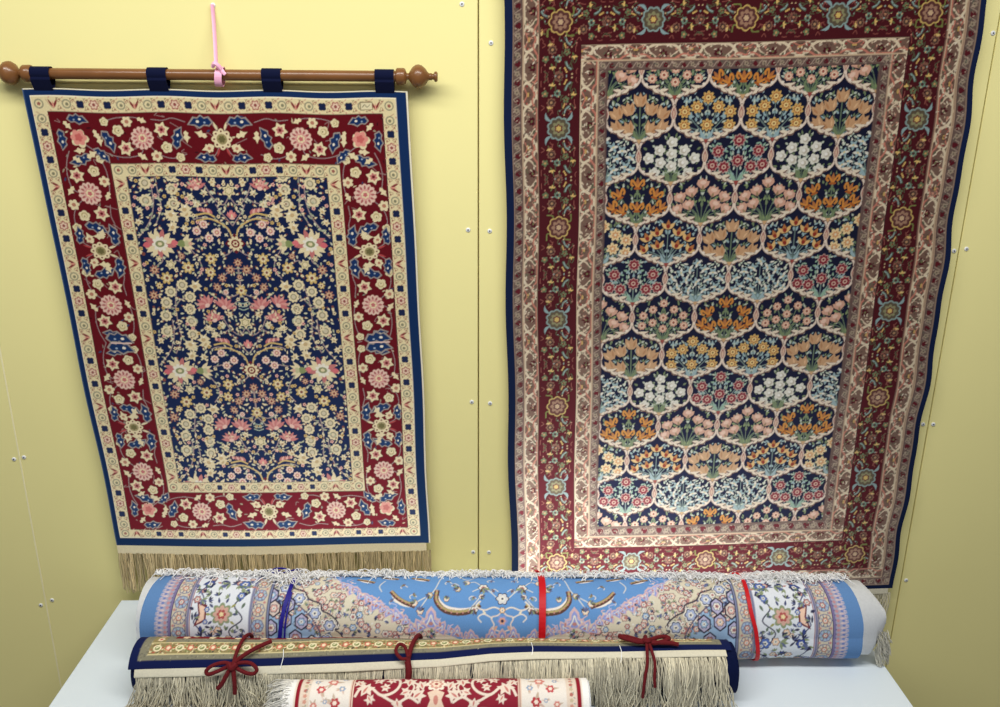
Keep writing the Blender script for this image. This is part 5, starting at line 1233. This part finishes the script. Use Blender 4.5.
# --- small red and cream roll at the front
def red_roll():
    R = Roll((-0.33, -0.389), (0.19, -0.394), 0.040)
    Lm, arc = 500.0, R.r * 1000 * math.radians(215)
    H = 150.0
    IV = (232, 222, 208); RD = (138, 36, 52); BL = (206, 176, 152)
    W = Weave(Lm, arc, 1.15, IV); cx = 250.0; Rr = random.Random(8)
    W.rect(18, 0, Lm - 15, arc, (226, 212, 194)); W.rect(-2, 0, 19, arc + 3, (236, 234, 230)); W.rect(Lm - 9, 0, Lm + 3, arc, (240, 238, 234))
    for x in (25, Lm - 15.5): W.rect(x - 3.4, 0, x + 3.4, arc + 3, (140, 26, 42))
    W.rect(30, 0, 109, arc + 3, (230, 222, 212)); W.rect(391, 0, Lm - 20, arc + 3, (230, 222, 212))
    W.rect(30, 0, 44, arc + 3, (222, 204, 186)); W.rect(Lm - 36, 0, Lm - 20, arc + 3, (222, 204, 186))
    W.rect(109, 0, 391, arc + 3, RD)
    for x in (112, 388): W.rect(x - 3, 0, x + 3, arc + 3, (222, 198, 178)); W.line([(x, 0), (x, arc)], 1.4, (150, 60, 64))
    for i in range(30):
        for x0 in (37, Lm - 28): W.ros(x0, i * 9.0, 3.6, 5, 0.3, Rr.choice([(206, 150, 132), (176, 110, 100), (196, 180, 150)])); W.leaf(x0 + 3, i * 9.0 + 4, 5, 2, Rr.uniform(0, 6), (150, 160, 150))
    for side in (0, 1):
        for (x, y, r, c) in ((58, 14, 5, 0), (80, 34, 10, 1), (62, 52, 8, 2), (96, 50, 6, 3), (52, 78, 6, 1), (86, 74, 9, 0), (64, 98, 8, 1), (94, 104, 7, 2), (72, 122, 9, 0), (54, 34, 5, 3), (98, 22, 5, 3), (70, 72, 4, 3), (50, 112, 5, 0)):
            xx = x if side == 0 else Lm - x; yy = y
            cc = [(176, 60, 66), (206, 130, 120), (190, 76, 80), (140, 160, 186)][c]
            W.ros(xx, yy, r, 6, 0.3, cc); W.ros(xx, yy, r * 0.55, 6, 0.3, (236, 214, 196)); W.ell(xx, yy, r * 0.25, col=(160, 50, 56), n=6)
            for k in range(3): W.leaf(xx, yy, r * 1.9, r * 0.5, Rr.uniform(0, 6.28), Rr.choice([(206, 176, 160), (190, 170, 150)]))
            W.ros(xx, yy, r * 0.8, 6, 0.3, cc); W.ros(xx, yy, r * 0.45, 6, 0.3, (238, 220, 204))
    def th(y): return R.r * 1000 * math.radians(H - y)
    # scrolling cream vines (left half, mirrored)
    V1 = (226, 210, 194)
    def maple(x, y, s, a):
        with W.at(x, y, a, s / 10): W.poly([(0, 10), (-4, 3), (-11, 4), (-7, -2), (-9, -9), (-3, -6), (0, -12), (3, -6), (9, -9), (7, -2), (11, 4), (4, 3)], V1); W.leaf(0, 6, 12, 3, -math.pi / 2, (196, 120, 112))
    for yo in (-62, 0, 62):
        o = lambda pts: [(x, y + yo) for x, y in pts]
        W.curve(o([(118, 64), (126, 50), (142, 48), (160, 62), (180, 58), (190, 44), (186, 26), (168, 22), (154, 32)]), 4.4, V1, 6)
        W.curve(o([(160, 62), (186, 74), (206, 66), (222, 74)]), 4, V1, 6); W.curve(o([(206, 66), (214, 48), (206, 36)]), 3, V1, 6)
        for (x, y, s, a) in ((134, 52, 13, 0.5), (124, 38, 9, -0.4), (154, 32, 9, 0.6), (166, 48, 8, 1.8), (176, 30, 9, 2.4), (206, 36, 12, 0.1), (200, 58, 9, 1.2), (220, 62, 12, 0.9), (226, 44, 11, -0.3), (142, 68, 8, 2.6), (188, 76, 9, 2.9)): maple(x, y + yo, s, a)
    W.a[:, W.W - W.W // 2:] = W.a[:, :W.W // 2][:, ::-1] if False else W.a[:, W.W - W.W // 2:]
    h0, h1 = int(109 * W.res), int(391 * W.res); n = (h1 - h0) // 2
    W.a[:, h1 - n:h1] = W.a[:, h0:h0 + n][:, ::-1]
    for yo in (-62, 0, 62, 124):
        y = 40 + yo
        W.ros(cx, y, 17, 8, 0.25, (238, 226, 208)); W.ros(cx, y, 12, 8, 0.25, (206, 150, 136)); W.ros(cx, y, 8, 6, 0.3, (236, 214, 190)); W.ell(cx, y, 3, col=(160, 60, 64), n=8)
        W.poly([(cx - 14, y + 18), (cx, y + 12), (cx + 14, y + 18), (cx + 9, y + 30), (cx + 14, y + 42), (cx, y + 48), (cx - 14, y + 42), (cx - 9, y + 30)], (226, 200, 178)); W.ell(cx, y + 30, 4, 8, (196, 130, 118), n=10)
    t = empty('rolled_rug', (-0.07, -0.376, 0.70)); tag(t, 'small cream and red rolled rug with vine scrolls, frontmost on the table', 'rolled rug')
    pos = wrap_colors(W, R, lambda xa: 0.010 + xa, None, H, 0.0, lambda A, T: 0.0006 * np.sin(A * 40))
    cuts = [(-1, 30, 'end_border'), (30, 109, 'cream_border'), (109, 391, 'field'), (391, 481, 'cream_border'), (481, 509, 'end_border')]
    ps = col_parts(W, pos, cuts, None, M_pile, t, W.colors()); ps[2]['label'] = 'red field with cream vine scrolls'
    th2 = np.linspace(H, H + 146, 20); a = np.linspace(0.012, 0.508, 12); A, TT = np.meshgrid(a, th2); P = R.pt(A, TT, -0.0003); I = np.arange(240).reshape(20, 12)
    mesh_np('back_wrap', P.reshape(-1, 3), np.stack([I[1:, :-1], I[1:, 1:], I[:-1, 1:], I[:-1, :-1]], -1).reshape(-1, 4), M_white, t)
    spiral_roll('wound_layers', R, 0.007, 0.5125, 0.008, R.r - 0.0012, 6, 0.003, 0.003, M_white, t)
    L, Rd, C = [], [], []
    for q in range(150):
        th0 = rnd.uniform(20, 120); ln = rnd.uniform(0.014, 0.034); dz = rnd.uniform(0.2, 1); ph = rnd.uniform(0, 6.28)
        p0 = R.pt(rnd.uniform(0.008, 0.022), th0, 0.001); pts = []
        for s in np.linspace(0, 1, 7):
            p = p0 + np.array([-ln * s, -0.006 * s * math.cos(math.radians(th0)) + 0.003 * math.sin(ph + 5 * s) * s, -0.030 * dz * s * s + 0.002 * math.sin(ph * 2 + 6 * s) * s]); p[2] = max(p[2], 0.7015); pts.append(p)
        L.append(pts); Rd.append(rnd.uniform(0.0005, 0.0008)); g = rnd.uniform(0.86, 1.0); C.append((238 * g, 236 * g, 228 * g))
    strands('fringe', L, Rd, C, M_wfr, t)
red_roll()
